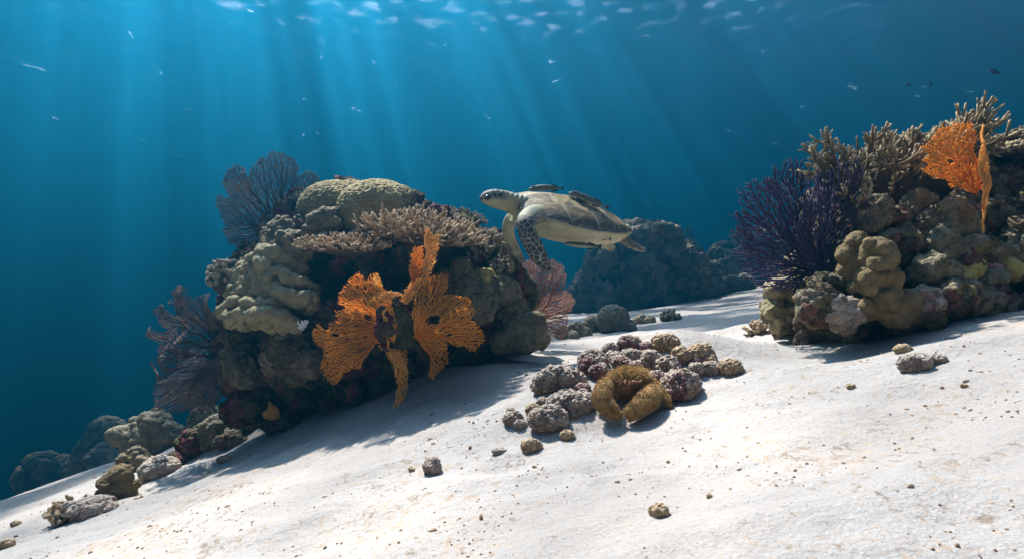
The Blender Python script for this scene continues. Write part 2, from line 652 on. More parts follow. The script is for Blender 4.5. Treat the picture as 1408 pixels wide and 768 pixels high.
def tree_tubes(tb, P3, par, r_tip, power=2.3, r_max=1.0, sides=4, fat=1.0):
    chains, leaves = tree_chains(par)
    r = np.minimum(r_tip * leaves ** (1 / power), r_max)
    mx = max(leaves)
    for ch in chains:
        rr = r[ch].copy()
        rr[0] = min(rr[0], rr[1] * 1.3)
        a = 1 - np.clip(np.log(leaves[ch]) / np.log(mx + 1), 0, 1)
        p = P3[ch]
        if len(ch) > 3:
            p = p.copy()
            for _ in range(2): p[1:-1] = 0.5 * p[1:-1] + 0.25 * (p[:-2] + p[2:])
        tb.add(p, rr, sides, a)

def fan_mesh(name, poly, root, y, spacing, r_tip, seed, holes=(), relief=0.05, relief_f=3.0, tilt=(0, 0), power=2.6, r_max=0.02, links=0.0, sides=4, turn=0.0, keep=0.35, fuzz=1, grow=1.05):
    """sea fan grown inside an outline given in photograph pixels, standing y metres away.
    tilt: metres of depth per metre of width/height.  turn: the fan is swung about the root's
    vertical by that angle and made wider, so that it still spans its outline."""
    s = y / F
    pm = [((u - root[0]) * s, (root[1] - v) * s) for u, v in poly]
    pc = np.mean(pm, axis=0); pm = [tuple(pc + (np.array(a) - pc) * grow) for a in pm]
    hm = [[((u - root[0]) * s, (root[1] - v) * s) for u, v in h] for h in holes]
    ct = math.cos(turn)
    pm = [(a / ct, b) for a, b in pm]; hm = [[(a / ct, b) for a, b in h] for h in hm]
    sp = spacing * s
    att = scatter2(pm, sp, seed, hm)
    nodes, par = spread_tree(att, (0, 0), sp, seed)
    q = np.concatenate([nodes, np.zeros((len(nodes), 1))], 1)
    rad = np.linalg.norm(nodes, axis=1)
    dep = relief * (vnoise(q * relief_f + seed, seed) + 0.5 * vnoise(q * relief_f * 2.3 + seed, seed + 1)) * np.minimum(1, rad / 0.1)
    dep = dep + tilt[0] * nodes[:, 0] + tilt[1] * nodes[:, 1]
    g = np.random.default_rng(seed)
    dep = dep + g.normal(0, sp * 0.15, len(dep))
    base = P(root[0], root[1], y)
    cx, sx_ = math.cos(turn), math.sin(turn)
    P3 = np.stack([base[0] + nodes[:, 0] * cx - dep * sx_, base[1] + nodes[:, 0] * sx_ + dep * cx, base[2] + nodes[:, 1]], 1)
    tb = Tubes()
    tree_tubes(tb, P3, par, r_tip, power, r_max, sides)
    # polyp-bearing twigs between the branches
    for i in range(1, len(nodes)):
        for _ in range(fuzz):
            d = P3[i] - P3[par[i]]; L = np.linalg.norm(d) + 1e-9
            d = d / L * .7 + g.normal(0, .55, 3) * np.array([1, .6, 1])
            d /= np.linalg.norm(d)
            tb.add(np.array([P3[i], P3[i] + d * sp * .55, P3[i] + (d + np.array([0, 0, .15])) * sp * 1.05]), r_tip * np.array([.75, .7, .5]), 3, 1.0)
    if links > 0:
        kd = kdtree.KDTree(len(nodes))
        for i, p in enumerate(P3): kd.insert(p, i)
        kd.balance()
        for i in range(0, len(nodes)):
            if g.random() > links: continue
            for co, j, d in kd.find_n(P3[i], 6):
                if j != i and par[i] != j and par[j] != i and d > sp * 0.7 and d < sp * 1.7:
                    tb.add(np.array([P3[i], P3[j]]), r_tip * 0.8, 3, 0.9)
                    break
    return tb.mesh(name), base

# ------------------------------------------------------------------ materials of the reef
def dusted(t, color, co, amount, dust=(0.50, 0.43, 0.37)):
    """sediment lying on what faces up"""
    ge = t.add('NewGeometry')
    sx_ = t.add('SeparateXYZ'); t.l.new(ge.outputs['Normal'], sx_.inputs[0])
    up = t.math('ADD', sx_.outputs['Z'], t.math('MULTIPLY_ADD', t.noise(co, 30, 4, 0.7), 1.6, -0.8))
    lo = 0.5 - max(0.0, amount - 0.5) * 1.6
    f = t.ramp(up, [(max(0.0, lo), 0.0), (lo + 0.6, 1.0)])
    return t.mix(t.math('MULTIPLY', f, amount), color, dust)

def mat_rock(name, palette, scale=9, dust=0.25, bump=0.8, fine=120, speck=0.5):
    t = NT(name)
    co = t.coord()
    wc = warp(t, co, 9, 0.12)
    cell = t.voro(wc, scale, out='Color')
    sep = t.add('SeparateColor'); t.l.new(cell, sep.inputs[0])
    st = [(i / len(palette), c) for i, c in enumerate(palette)]
    col = t.ramp(sep.outputs[0], st, 'CONSTANT')
    col2 = t.ramp(t.noise(co, 22, 5, 0.7), [(0.35, 0.45), (0.62, 1.25)])
    col = t.mix(0.9, col, col2, 'MULTIPLY')
    sp = t.noise(co, 95, 3, 0.75)
    col = t.mix(t.math('MULTIPLY', t.ramp(sp, [(0.60, 0.0), (0.72, 1.0)]), speck), col, (0.42, 0.38, 0.32))
    col = dusted(t, col, co, dust)
    h = t.math('ADD', t.noise(co, 38, 6, 0.72), t.math('MULTIPLY', t.voro(co, fine), 0.5))
    return t.finish(t.principled(col, 0.9, t.bump(h, bump, 0.02), 0.15))

def mat_skin(name, c1, c2, fine=140, bump=0.35, dust=0.1, mott=14, pale=None):
    """living coral tissue: gentle mottling and a fine polyp grain"""
    t = NT(name)
    co = t.coord()
    col = t.ramp(t.noise(co, mott, 5, 0.65), [(0.32, c1), (0.68, c2)])
    v = t.voro(co, fine)
    col = t.mix(0.55, col, t.ramp(v, [(0.1, 0.55), (0.45, 1.15)]), 'MULTIPLY')
    if pale is not None:
        col = t.mix(t.math('MULTIPLY', t.ramp(t.noise(co, 7, 4, 0.7), [(0.55, 0.0), (0.7, 1.0)]), 0.7), col, pale)
    col = dusted(t, col, co, dust)
    h = t.math('ADD', t.math('MULTIPLY', v, 0.7), t.noise(co, 45, 4, 0.6))
    return t.finish(t.principled(col, 0.8, t.bump(h, bump, 0.012), 0.2))

def mat_branch(name, base, mid, tip, fine=220):
    t = NT(name)
    co = t.coord()
    a = t.attr('tip')
    col = t.ramp(a, [(0.0, base), (0.6, mid), (0.97, tip)])
    v = t.voro(co, fine)
    col = t.mix(0.6, col, t.ramp(v, [(0.15, 0.6), (0.5, 1.1)]), 'MULTIPLY')
    col = t.mix(0.5, col, t.ramp(t.noise(co, 12, 4, 0.6), [(0.3, 0.6), (0.7, 1.15)]), 'MULTIPLY')
    return t.finish(t.principled(col, 0.8, t.bump(v, 0.6, 0.006), 0.2))

def mat_fan(name, base, tip, trans=0.35, vary=0.5, patch=None):
    t = NT(name)
    co = t.coord()
    col = t.ramp(t.attr('tip'), [(0.2, base), (0.75, tip)])
    col = t.mix(vary, col, t.ramp(t.noise(co, 9, 5, 0.65), [(0.3, 0.55), (0.7, 1.25)]), 'MULTIPLY')
    if patch is not None:
        col = t.mix(t.ramp(t.noise(co, 5, 3, 0.6), [(0.5, 0.0), (0.66, 0.75)]), col, patch)
    gr = t.voro(co, 420)
    col = t.mix(0.4, col, t.ramp(gr, [(0.1, 0.6), (0.5, 1.1)]), 'MULTIPLY')
    b = t.add('BsdfPrincipled'); t.l.new(col, b.inputs['Base Color']); b.inputs['Roughness'].default_value = 0.85
    b.inputs['Specular IOR Level'].default_value = 0.15
    tr = t.add('BsdfTranslucent'); t.l.new(col, tr.inputs['Color'])
    mx = t.add('MixShader'); mx.inputs[0].default_value = trans
    t.l.new(b.outputs[0], mx.inputs[1]); t.l.new(tr.outputs[0], mx.inputs[2])
    return t.finish(mx.outputs[0])

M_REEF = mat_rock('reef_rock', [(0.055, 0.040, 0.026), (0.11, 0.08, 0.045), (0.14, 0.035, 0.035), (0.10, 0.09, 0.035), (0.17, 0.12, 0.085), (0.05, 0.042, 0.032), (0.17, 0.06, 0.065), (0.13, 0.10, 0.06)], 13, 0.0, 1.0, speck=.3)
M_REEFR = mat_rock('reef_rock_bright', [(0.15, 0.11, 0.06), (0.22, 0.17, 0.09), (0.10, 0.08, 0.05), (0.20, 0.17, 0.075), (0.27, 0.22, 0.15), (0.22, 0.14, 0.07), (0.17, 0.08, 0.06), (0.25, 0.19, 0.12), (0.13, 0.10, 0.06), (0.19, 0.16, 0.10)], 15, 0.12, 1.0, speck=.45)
M_FAR = mat_rock('far_reef', [(0.09, 0.085, 0.055), (0.15, 0.13, 0.09), (0.06, 0.055, 0.04), (0.18, 0.15, 0.11)], 5, 0.15, 1.0, fine=50)
M_RUBBLE = mat_rock('rubble', [(0.42, 0.31, 0.25), (0.42, 0.26, 0.23), (0.46, 0.36, 0.29), (0.32, 0.15, 0.14), (0.50, 0.41, 0.33), (0.36, 0.26, 0.18)], 16, 0.62, 1.0, fine=150)
M_RUBDUST = mat_rock('rubble_sandy', [(0.44, 0.35, 0.28), (0.52, 0.43, 0.35), (0.38, 0.29, 0.23), (0.48, 0.36, 0.30)], 20, 0.7, 1.0, fine=150)
M_BRAIN = mat_skin('brain_coral', (0.17, 0.13, 0.05), (0.27, 0.21, 0.09), 95, 1.0, 0.0)
M_PLATE = mat_skin('olive_coral', (0.19, 0.16, 0.085), (0.28, 0.24, 0.14), 160, 0.4, 0.0)
M_TAN = mat_skin('tan_coral', (0.24, 0.16, 0.085), (0.38, 0.29, 0.18), 130, 0.8, 0.3)
M_LOBE = mat_skin('lobed_coral', (0.12, 0.085, 0.038), (0.20, 0.145, 0.068), 200, 0.4, 0.0)
M_KNOB = mat_skin('knob_coral', (0.10, 0.08, 0.045), (0.21, 0.17, 0.11), 120, 0.8, 0.05)
M_BOULD = mat_skin('boulder_coral', (0.10, 0.09, 0.05), (0.22, 0.19, 0.12), 110, 0.9, 0.15, 24, (0.30, 0.27, 0.20))
M_TABLE = mat_branch('table_coral', (0.10, 0.06, 0.03), (0.25, 0.16, 0.085), (0.58, 0.44, 0.29))
M_STAG = mat_branch('staghorn', (0.075, 0.05, 0.024), (0.14, 0.098, 0.046), (0.36, 0.28, 0.165))
M_FINGER = mat_branch('finger_coral', (0.06, 0.048, 0.03), (0.12, 0.095, 0.06), (0.34, 0.29, 0.20))
M_BROWNB = mat_branch('brown_branch', (0.15, 0.095, 0.045), (0.28, 0.19, 0.10), (0.5, 0.38, 0.24))
M_ORANGE = mat_fan('orange_fan', (0.80, 0.27, 0.03), (0.93, 0.46, 0.08), 0.55, 0.35)
M_ORANGEL = mat_fan('pale_orange_fan', (0.84, 0.34, 0.06), (0.94, 0.52, 0.15), 0.4, 0.45)
M_GREYFAN = mat_fan('grey_fan', (0.05, 0.042, 0.046), (0.19, 0.165, 0.17), 0.3, 0.4, (0.22, 0.13, 0.11))
M_BROWNFAN = mat_fan('brown_fan', (0.05, 0.035, 0.045), (0.18, 0.12, 0.10), 0.3, 0.5, (0.10, 0.09, 0.11))
M_PINKFAN = mat_fan('pink_fan', (0.40, 0.17, 0.10), (0.50, 0.30, 0.22), 0.4, 0.3)
M_PURPLE = mat_fan('purple_gorgonian', (0.034, 0.020, 0.050), (0.078, 0.055, 0.115), 0.2, 0.4)
M_WHITE = mat_branch('white_soft_coral', (0.5, 0.5, 0.5), (0.7, 0.72, 0.72), (0.85, 0.87, 0.87))
M_SPONGE = mat_skin('orange_sponge', (0.42, 0.20, 0.05), (0.60, 0.33, 0.10), 120, 0.4, 0.0)
M_FARFAN = mat_fan('far_fan', (0.10, 0.09, 0.10), (0.20, 0.18, 0.19), 0.3, 0.3)
M_YELLOW = mat_skin('yellow_coral', (0.30, 0.24, 0.06), (0.42, 0.36, 0.14), 130, 0.5, 0.1)
# ------------------------------------------------------------------ the main reef
def S(u, v, y, r, sy=1.0, sz=1.0, rot=None):
    k = r * y / F
    return (P(u, v, y), (k, k * sy, k * sz), rot)

def crop(pts, o, k):
    return [(o[0] + x / k, o[1] + y / k) for x, y in pts]

def foot(u, v, y):
    """point of the sea bed under a pixel's point"""
    p = P(u, v, y)
    return np.array((p[0], p[1], gz(p[0], p[1])))

def rock(name, ells, voxel, layers, mat, base, label, cat, group=None, smooth=4, off=0.0, kind=None):
    me = rough(blob(name, ells, voxel, smooth), layers, off)
    o = put(name, me, mat, base)
    tag(o, label, cat, group, kind)
    return o

main = [S(480,395,3.15,112), S(560,395,3.2,108), S(600,440,3.15,82), S(400,400,3.15,80), S(385,480,3.15,72), S(430,520,3.1,62),
        S(500,500,3.1,86), S(560,490,3.15,66), S(362,385,3.2,42), S(420,335,3.25,60), S(640,385,3.2,66), S(690,405,3.25,40), S(480,335,3.25,78),
        S(560,335,3.25,62), S(620,352,3.25,56), S(660,362,3.3,46), S(335,500,3.15,33), S(440,562,3.1,40), S(520,548,3.05,42), S(650,455,3.15,44),
        S(480,450,3.6,110), S(560,430,3.7,110), S(430,560,3.4,70), S(540,530,3.4,60), S(325,455,3.2,26), S(690,440,3.2,36), S(610,500,3.1,30),
        S(480,590,3.15,40), S(400,560,3.15,30), S(575,525,3.1,28)]
main = [(c, (k[0], k[1] * .6, k[2]), e) for c, k, e in main]
g0 = np.random.default_rng(3)
for k in range(90):                                    # lumps of old coral on its face
    u = g0.uniform(330, 690); v = g0.uniform(340, 560)
    if v > 600 - (u - 330) * 0.0 - max(0, u - 540) * 0.55: continue
    r = g0.uniform(9, 24)
    main.append(S(u, v, 2.85 + abs(u - 500) / 900 + g0.uniform(-.05, .12), r, 1, g0.uniform(.6, 1.1)))
main += [S(552,440,2.80,34), S(550,440,2.66,27), S(552,436,2.53,20), S(548,455,2.48,13), S(566,462,2.52,11), S(553,422,2.47,11), S(538,426,2.5,10)]
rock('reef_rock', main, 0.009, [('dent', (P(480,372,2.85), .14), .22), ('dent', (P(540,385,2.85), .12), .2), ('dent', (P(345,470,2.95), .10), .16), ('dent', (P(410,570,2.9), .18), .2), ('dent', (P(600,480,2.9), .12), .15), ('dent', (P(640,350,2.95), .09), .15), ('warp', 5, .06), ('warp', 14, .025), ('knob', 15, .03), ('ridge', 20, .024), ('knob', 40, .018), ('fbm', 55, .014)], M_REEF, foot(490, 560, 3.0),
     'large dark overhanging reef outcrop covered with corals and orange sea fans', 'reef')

# brain coral on the crown
rock('brain_coral', [S(510,292,3.05,46,.9,.98), S(462,290,3.2,52,1,.78), S(480,282,3.3,52,1,.66), S(545,288,3.2,31,1,1.1), S(520,282,3.35,50,1,.7)], 0.0042,
     [('fbm', 5, .010), ('knob', 62, .0055)], M_BRAIN, P(500, 318, 3.15), 'massive olive brain coral in smooth rounded folds on top of the reef', 'brain coral', smooth=2)

# table corals
def table(name, c, wid, dep, roll, tilt, n, L, r, mats, label, cat, seed, subs=3, dome=0.25, group=None, stalk=0.2, sides=6):
    g = np.random.default_rng(seed)
    root = empty(name, c)
    tag(root, label, cat, group)
    Rm = np.array(Euler((tilt, roll, 0)).to_matrix())
    # plate
    th = np.linspace(0, 2 * np.pi, 48, endpoint=False)
    V = []
    for ring, zz in ((0.0, .012), (.35, .012), (.7, .010), (.93, .006), (1.0, -.002), (.93, -.014), (.6, -.03), (.3, -.06), (.16, -.09), (.14, -stalk)):
        wv = 1 + .10 * np.sin(3 * th + seed) + .06 * np.sin(7 * th + 2 * seed) + .03 * np.sin(13 * th)
        h = zz + dome * wid * 0.3 * (1 - ring ** 2)
        V.append(np.stack([np.cos(th) * wid * ring * wv, np.sin(th) * dep * ring * wv + max(0.0, -zz - .02) * 1.6, np.full(48, h)], 1))
    V = np.vstack(V) @ Rm.T
    ids = np.arange(480).reshape(10, 48)
    q = np.stack([ids[:-1].ravel(), ids[1:].ravel(), np.roll(ids, -1, 1)[1:].ravel(), np.roll(ids, -1, 1)[:-1].ravel()], 1)
    me = mesh_np('plate', V + c, [q])
    add_attr(me, 'tip', np.full(480, .15))
    put('plate', me, mats, c, root)
    tb = Tubes()
    pts = scatter2([(math.cos(a), math.sin(a)) for a in np.linspace(0, 6.28, 30)], 2 / math.sqrt(n) * 0.9, seed)
    for px, py in pts:
        rho = math.hypot(px, py); a = math.atan2(py, px)
        w = 1 + .10 * math.sin(3 * a + seed) + .06 * math.sin(7 * a + 2 * seed)
        p = np.array([px * wid * w, py * dep * w, dome * wid * .3 * (1 - rho ** 2)])
        d = np.array([px * (0.25 + 1.0 * rho), py * (.25 + 1.0 * rho), 1.05 - .75 * rho]) + g.normal(0, .16, 3)
        l = L * g.uniform(.65, 1.25) * (0.8 + .35 * rho)
        c_ = curve_pts(p, d, l, 6, (0, 0, .35), .06)
        tb.add(c_ @ Rm.T + c, np.array([1.2, 1.1, 1, .95, .85, .6]) * r, sides, np.linspace(.2, 1, 6))
        for k in range(subs):
            j = g.integers(1, 5)
            d2 = (c_[-1] - c_[0]) / l + g.normal(0, .6, 3)
            l2 = l * g.uniform(.22, .45)
            s_ = curve_pts(c_[j], d2, l2, 4, (0, 0, .6), .05)
            tb.add(s_ @ Rm.T + c, np.array([.9, .85, .75, .5]) * r, 5, np.linspace(.4, 1, 4))
    put('branch_thicket', tb.mesh('branch_thicket'), mats, c, root)
    return root

table('table_coral', P(474, 340, 2.82), .178, .15, R(1), R(9), 330, .055, .0062, M_TABLE,
      'tan table coral with short stubby branches on a flat plate below the brain coral', 'table coral', 3)
table('table_coral', P(582, 332, 2.86), .225, .19, R(6), R(4), 230, .115, .0068, M_TABLE,
      'larger tan table coral with long spiky branches behind the upright orange fan', 'table coral', 5, subs=4, dome=.5)
table('table_coral', P(622, 302, 3.45), .15, .12, R(9), R(0), 240, .06, .0055, M_FINGER,
      'small grey table coral at the back right of the reef crown', 'table coral', 8, subs=2)

# bushes of knobs and fingers
def bush(name, c, radii, n, L, r, mats, label, cat, seed, up=.5, subs=2, taper=.8, face=-.35, sides=6, group=None, core=True, bend=.4, wob=.1):
    """a colony of stubby branches growing out of a rounded core"""
    g = np.random.default_rng(seed)
    root = empty(name, c); tag(root, label, cat, group)
    radii = np.asarray(radii, float)
    if core:
        me = rough(blob('core', [(c, radii * .75)], float(min(radii)) * .09, 2), [('knob', 3.0 / float(max(radii)), .14 * float(min(radii)))], seed)
        add_attr(me, 'tip', np.full(len(me.vertices), .1))
        put('core', me, mats, c, root)
    tb = Tubes()
    k = 0
    while k < n:
        d = g.normal(0, 1, 3); d /= np.linalg.norm(d)
        if d[2] < -.45 or d[1] > .75: continue
        k += 1
        p = c + d * radii * .62
        dd = d + np.array([0, face, up]) + g.normal(0, .15, 3)
        l = L * g.uniform(.7, 1.3)
        q = curve_pts(p, dd, l, 6, (0, 0, bend), wob)
        rr = r * np.linspace(1.15, taper, 6); rr[-1] *= .8
        tb.add(q, rr, sides, np.linspace(.15, 1, 6))
        for s in range(subs):
            j = g.integers(2, 6) - 1
            d2 = (q[-1] - q[0]) / l + g.normal(0, .65, 3)
            l2 = l * g.uniform(.3, .5)
            q2 = curve_pts(q[j], d2, l2, 4, (0, 0, bend), wob)
            tb.add(q2, r * np.array([.9, .88, .8 * max(taper, .8), .65]), sides, np.linspace(.4, 1, 4))
    put('branch_thicket', tb.mesh('branch_thicket'), mats, c, root)
    return root

bush('knob_coral', P(312, 384, 2.95), (.095, .09, .105), 120, .035, .0115, M_FINGER, 'bushy dark knobbly coral jutting from the left side of the reef', 'coral', 11, .25, 2, 1.05, sides=8)
bush('finger_coral', P(672, 356, 3.12), (.13, .11, .12), 120, .075, .0105, M_FINGER, 'dark finger coral standing in upright clumps beside the turtle flipper', 'coral', 12, 1.0, 2, .95, sides=7)
bush('finger_coral', P(690, 372, 3.0), (.05, .05, .06), 40, .04, .010, M_FINGER, 'small stubby finger coral on the right rim of the reef', 'coral', 13, .6, 2, 1.0, sides=7)
bush('soft_coral', P(418, 452, 2.62), (.012, .012, .014), 16, .032, .0036, M_WHITE, 'tiny white branching soft coral beside the left orange fan', 'coral', 14, .7, 1, .9, sides=6, core=False)

# lobed olive plates on the left shoulder
def plates():
    g = np.random.default_rng(5)
    e = [S(372,392,2.92,46,.7,1.0), S(385,365,2.95,36,.8,.9), S(352,410,2.9,36,.7,.9), S(395,400,2.9,40,.7,.6)]
    for (u, v, y, w, roll) in ((342, 436, 2.76, 34, .10), (375, 440, 2.72, 38, -.16), (330, 425, 2.8, 28, .3), (405, 414, 2.74, 32, -.22), (398, 386, 2.8, 32, -.35), (412, 398, 2.8, 24, -.2), (366, 424, 2.76, 34, -.05)):
        k = w * y / F
        e.append((P(u, v, y), (k, k * .8, k * .22), (R(-22), -roll, 0)))
    for i in range(110):
        t_ = g.uniform(0, 1)
        u = 372 + g.normal(0, 20) - 26 * t_ + 10; v = 345 + 92 * t_
        if u > 418 or u < 318: continue
        yy = 2.80 - .10 * t_ + .0016 * abs(u - 372)
        e.append(S(u, v, yy, g.uniform(4, 9.5), 1, 1.15))
    return e
rock('plate_coral', plates(), 0.006, [('warp', 9, .025), ('knob', 19, .019), ('ridge', 14, .012), ('knob', 40, .010), ('fbm', 30, .006)], M_PLATE, P(365, 440, 2.9),
     'olive lobed coral with flared plate edges on the left shoulder of the reef', 'plate coral', smooth=3)

# rounded heads round the crown
def head(u, v, y, r, mat, label, cat='coral', seed=0, sz=.85, fr=26, amp=.012, n=7, base=None, name='knob_coral', group=None, vox=.006):
    g = np.random.default_rng(seed)
    e = [S(u, v, y, r, 1, sz)]
    for i in range(n):
        a = g.uniform(0, 6.28); q = g.uniform(.35, .8)
        e.append(S(u + r * q * math.cos(a), v + r * q * sz * math.sin(a) , y - g.uniform(0, .7) * r * y / F, r * g.uniform(.3, .55), 1, g.uniform(.8, 1.1)))
    return rock(name, e, vox, [('warp', 9, amp * 2.2), ('knob', fr, amp * 1.3), ('ridge', 30, amp * .7), ('fbm', 20, amp), ('knob', fr * 2.3, amp * .6)], mat, P(u, v + r * sz, y), label, cat, group, 3, seed * 1.7)

head(387, 322, 3.0, 20, M_KNOB, 'grey knobby coral head left of the brain coral', seed=1)
head(400, 336, 2.88, 18, M_KNOB, 'dark rounded coral head above the olive plate coral', seed=2)
head(416, 306, 3.05, 12, M_KNOB, 'small round coral knob at the foot of the grey sea fan', seed=3)
head(447, 304, 2.95, 20, M_BROWNB if False else M_KNOB, 'brown ruffled coral head in front of the left brain coral fold', seed=4, sz=.65, fr=40)
head(430, 318, 2.9, 13, M_KNOB, 'pale knobby coral lump between plate coral and table coral', seed=5)
head(651, 415, 2.85, 27, M_BOULD, 'mottled grey coral head right of the orange fans', seed=6, sz=1.1)
head(690, 398, 2.95, 20, M_BOULD, 'grey-green knobby coral head on the right slope of the reef', seed=7)
head(665, 388, 2.95, 16, M_YELLOW, 'yellowish encrusted coral head on the right slope of the reef', seed=8)
head(632, 385, 2.9, 24, M_BOULD, 'pale ridged coral slab under the finger coral', seed=15, sz=.8)
head(700, 425, 3.0, 18, M_BOULD, 'dark shaded coral head low on the right slope of the reef', seed=16)
rock('boulder_coral', [S(720,458,2.95,30,1,.9), S(698,466,2.95,20,1,.8), S(733,447,2.93,18,1,.85), S(742,466,2.98,13,1,.95), S(690,472,2.9,14)], .006,
     [('knob', 22, .014), ('fbm', 14, .012), ('knob', 60, .004)], M_BOULD, foot(718, 482, 2.95), 'mottled boulder coral sitting on the sand at the right foot of the reef', 'boulder coral')
rock('plate_coral', [S(330,508,2.95,20,1,1.2), S(318,495,3.0,16,1,1.3), S(340,520,2.95,22,1,.6), S(318,520,3.0,16)], .006, [('knob', 24, .012), ('fbm', 12, .012)], M_REEFR, P(330, 530, 3.0),
     'mottled encrusted coral lobe under the overhang left of the reef', 'coral')
head(398, 490, 2.83, 32, M_REEFR, 'dull green encrusted rock lump below the overhang', 'rock', seed=20, name='reef_lump', sz=1.2)
head(425, 500, 2.75, 18, M_KNOB, 'small greenish coral lump beside the left orange fan tips', seed=21)
rock('orange_sponge', [S(372,566,3.0,13,.6,.9), S(366,560,3.0,9,.6,1.2), S(378,571,3.0,8,.6,.8)], .005, [('fbm', 20, .006)], M_SPONGE, foot(372, 576, 3.0), 'small orange sponge at the shaded foot of the overhang', 'sponge')

# sea fans
def fan(label, mat, poly, root, y, *a, name='sea_fan', group=None, **k):
    me, b = fan_mesh(name, poly, root, y, *a, **k)
    o = put(name, me, mat, b)
    return tag(o, label, 'sea fan', group)

c1, k1 = (270, 200), 3.492
fan('tall grey-blue lacy sea fan spread behind the reef crown', M_GREYFAN, crop([(330,480),(240,485),(180,455),(150,390),(172,395),(135,330),(118,270),(140,240),(175,260),(155,190),(180,130),(215,100),(250,120),(280,160),(285,120),(315,70),(350,75),(370,42),(420,50),(460,70),(475,110),(465,150),(520,118),(555,135),(575,190),(565,225),(510,225),(495,245),(530,260),(520,310),(500,340),(440,430),(390,430)], c1, k1),
    crop([(405, 425)], c1, k1)[0], 3.25, 1.9, .0019, 2, fuzz=2, relief=.06, relief_f=5, power=2.8, r_max=.008, links=.9, sides=4, tilt=(.15, 0))
c4, k4 = (160, 380), 3.492
fan('wide brown and purple sea fan with curled lobes left of the reef', M_BROWNFAN, crop([(505,430),(480,560),(420,640),(300,655),(230,640),(205,590),(125,570),(95,500),(70,460),(65,425),(85,420),(100,455),(140,470),(190,470),(150,440),(120,410),(125,385),(100,375),(90,330),(45,300),(45,275),(70,258),(130,290),(150,270),(105,190),(115,170),(160,150),(190,190),(240,225),(275,215),(230,165),(180,150),(170,130),(210,140),(175,100),(220,95),(250,65),(300,70),(330,120),(380,100),(430,150),(460,190),(480,250),(505,330)], c4, k4),
    crop([(510, 385)], c4, k4)[0], 3.0, 2.1, .0018, 4, grow=1.1, relief=.16, relief_f=5.0, power=2.8, r_max=.008, links=.5, sides=4, tilt=(-.35, 0))
fan('smaller grey-purple sea fan overlapping the front of the brown one', M_GREYFAN, crop([(500,470),(480,590),(440,640),(390,600),(330,640),(230,620),(260,560),(240,500),(300,470),(350,430),(420,400),(490,390)], c4, k4),
    crop([(505, 430)], c4, k4)[0], 2.93, 2.2, .0018, 5, relief=.08, relief_f=6.0, power=2.8, r_max=.007, links=.5, sides=4, tilt=(.25, 0.1))
c3, k3 = (400, 310), 2.954
GO = 'orange sea fans on the reef face'
fan('broad orange sea fan on the left, spreading towards the plate coral', M_ORANGE, crop([(400,300),(360,240),(330,205),(300,210),(285,240),(265,195),(235,220),(205,250),(190,285),(185,325),(210,335),(170,355),(175,390),(150,400),(145,430),(90,405),(60,440),(50,475),(70,500),(110,510),(90,580),(110,620),(150,655),(180,625),(200,600),(240,580),(270,585),(285,540),(330,480),(360,510),(405,560),(420,520),(410,480),(420,440),(420,380)], c3, k3),
    crop([(425, 425)], c3, k3)[0], 2.42, 2.3, .0022, 21, fuzz=1, relief=.11, relief_f=5, power=4.0, r_max=.0055, sides=4, tilt=(-.25, 0), group=GO, holes=[crop([(280,365),(310,370),(305,395),(285,390)], c3, k3), crop([(150,440),(190,445),(170,455)], c3, k3)])
fan('orange sea fan on the right, drooping towards the sand', M_ORANGE, crop([(515,275),(545,230),(580,205),(630,210),(630,270),(610,285),(660,290),(720,300),(745,360),(730,380),(770,430),(775,470),(745,515),(715,525),(700,490),(670,495),(630,465),(635,560),(600,590),(575,620),(560,600),(560,540),(540,490),(505,450)], c3, k3),
    crop([(505, 455)], c3, k3)[0], 2.45, 2.3, .0022, 22, fuzz=1, relief=.11, relief_f=5, power=4.0, r_max=.0055, sides=4, tilt=(.2, 0), group=GO, holes=[crop([(560,365),(610,365),(605,395),(565,400)], c3, k3), crop([(620,430),(650,440),(640,455)], c3, k3)])
fan('upright pale orange fan blade rising in front of the table coral', M_ORANGEL, crop([(450,300),(475,245),(520,205),(538,130),(530,70),(540,12),(555,18),(562,40),(595,28),(588,80),(577,120),(572,160),(545,210),(505,262),(475,320)], c3, k3),
    crop([(462, 318)], c3, k3)[0], 2.40, 2.3, .0023, 23, relief=.03, relief_f=8, power=4.0, r_max=.006, sides=4, turn=R(40), group=GO, grow=1.03, fuzz=2)
fan('dull orange fan blade in the shade behind the upright one', M_ORANGE, crop([(488,150),(500,100),(528,95),(532,160),(520,205),(492,238)], c3, k3),
    crop([(492, 242)], c3, k3)[0], 2.48, 2.4, .0023, 24, relief=.02, relief_f=8, power=3.0, r_max=.008, sides=5, turn=R(26), group=GO, grow=1.2, fuzz=2)
fan('narrow orange fan blade hanging down between the two broad fans', M_ORANGEL, crop([(375,350),(385,338),(402,342),(415,380),(420,440),(440,520),(462,600),(464,700),(445,730),(412,738),(430,660),(415,590),(395,500),(380,410)], c3, k3),
    crop([(392, 335)], c3, k3)[0], 2.42, 2.3, .0023, 25, relief=.03, relief_f=8, power=4.0, r_max=.006, sides=4, turn=R(36), group=GO, grow=1.02, fuzz=1)
fan('short orange fan edge bridging the gap above the left fan', M_ORANGEL, crop([(455,288),(440,275),(410,268),(380,275),(372,292),(400,305),(440,302)], c3, k3),
    crop([(460, 295)], c3, k3)[0], 2.42, 2.3, .0023, 26, relief=.03, relief_f=8, power=4.0, r_max=.006, sides=4, turn=R(20), group=GO, grow=1.2, fuzz=2)
fan('small orange fan in the shadow between the two broad fans', M_ORANGE, crop([(420,440),(470,420),(520,440),(515,470),(470,470),(475,560),(455,600),(430,560)], c3, k3),
    crop([(420, 430)], c3, k3)[0], 2.52, 2.4, .0023, 27, relief=.02, relief_f=8, power=3.0, r_max=.009, sides=5, group=GO)
c5, k5 = (620, 330), 4.517
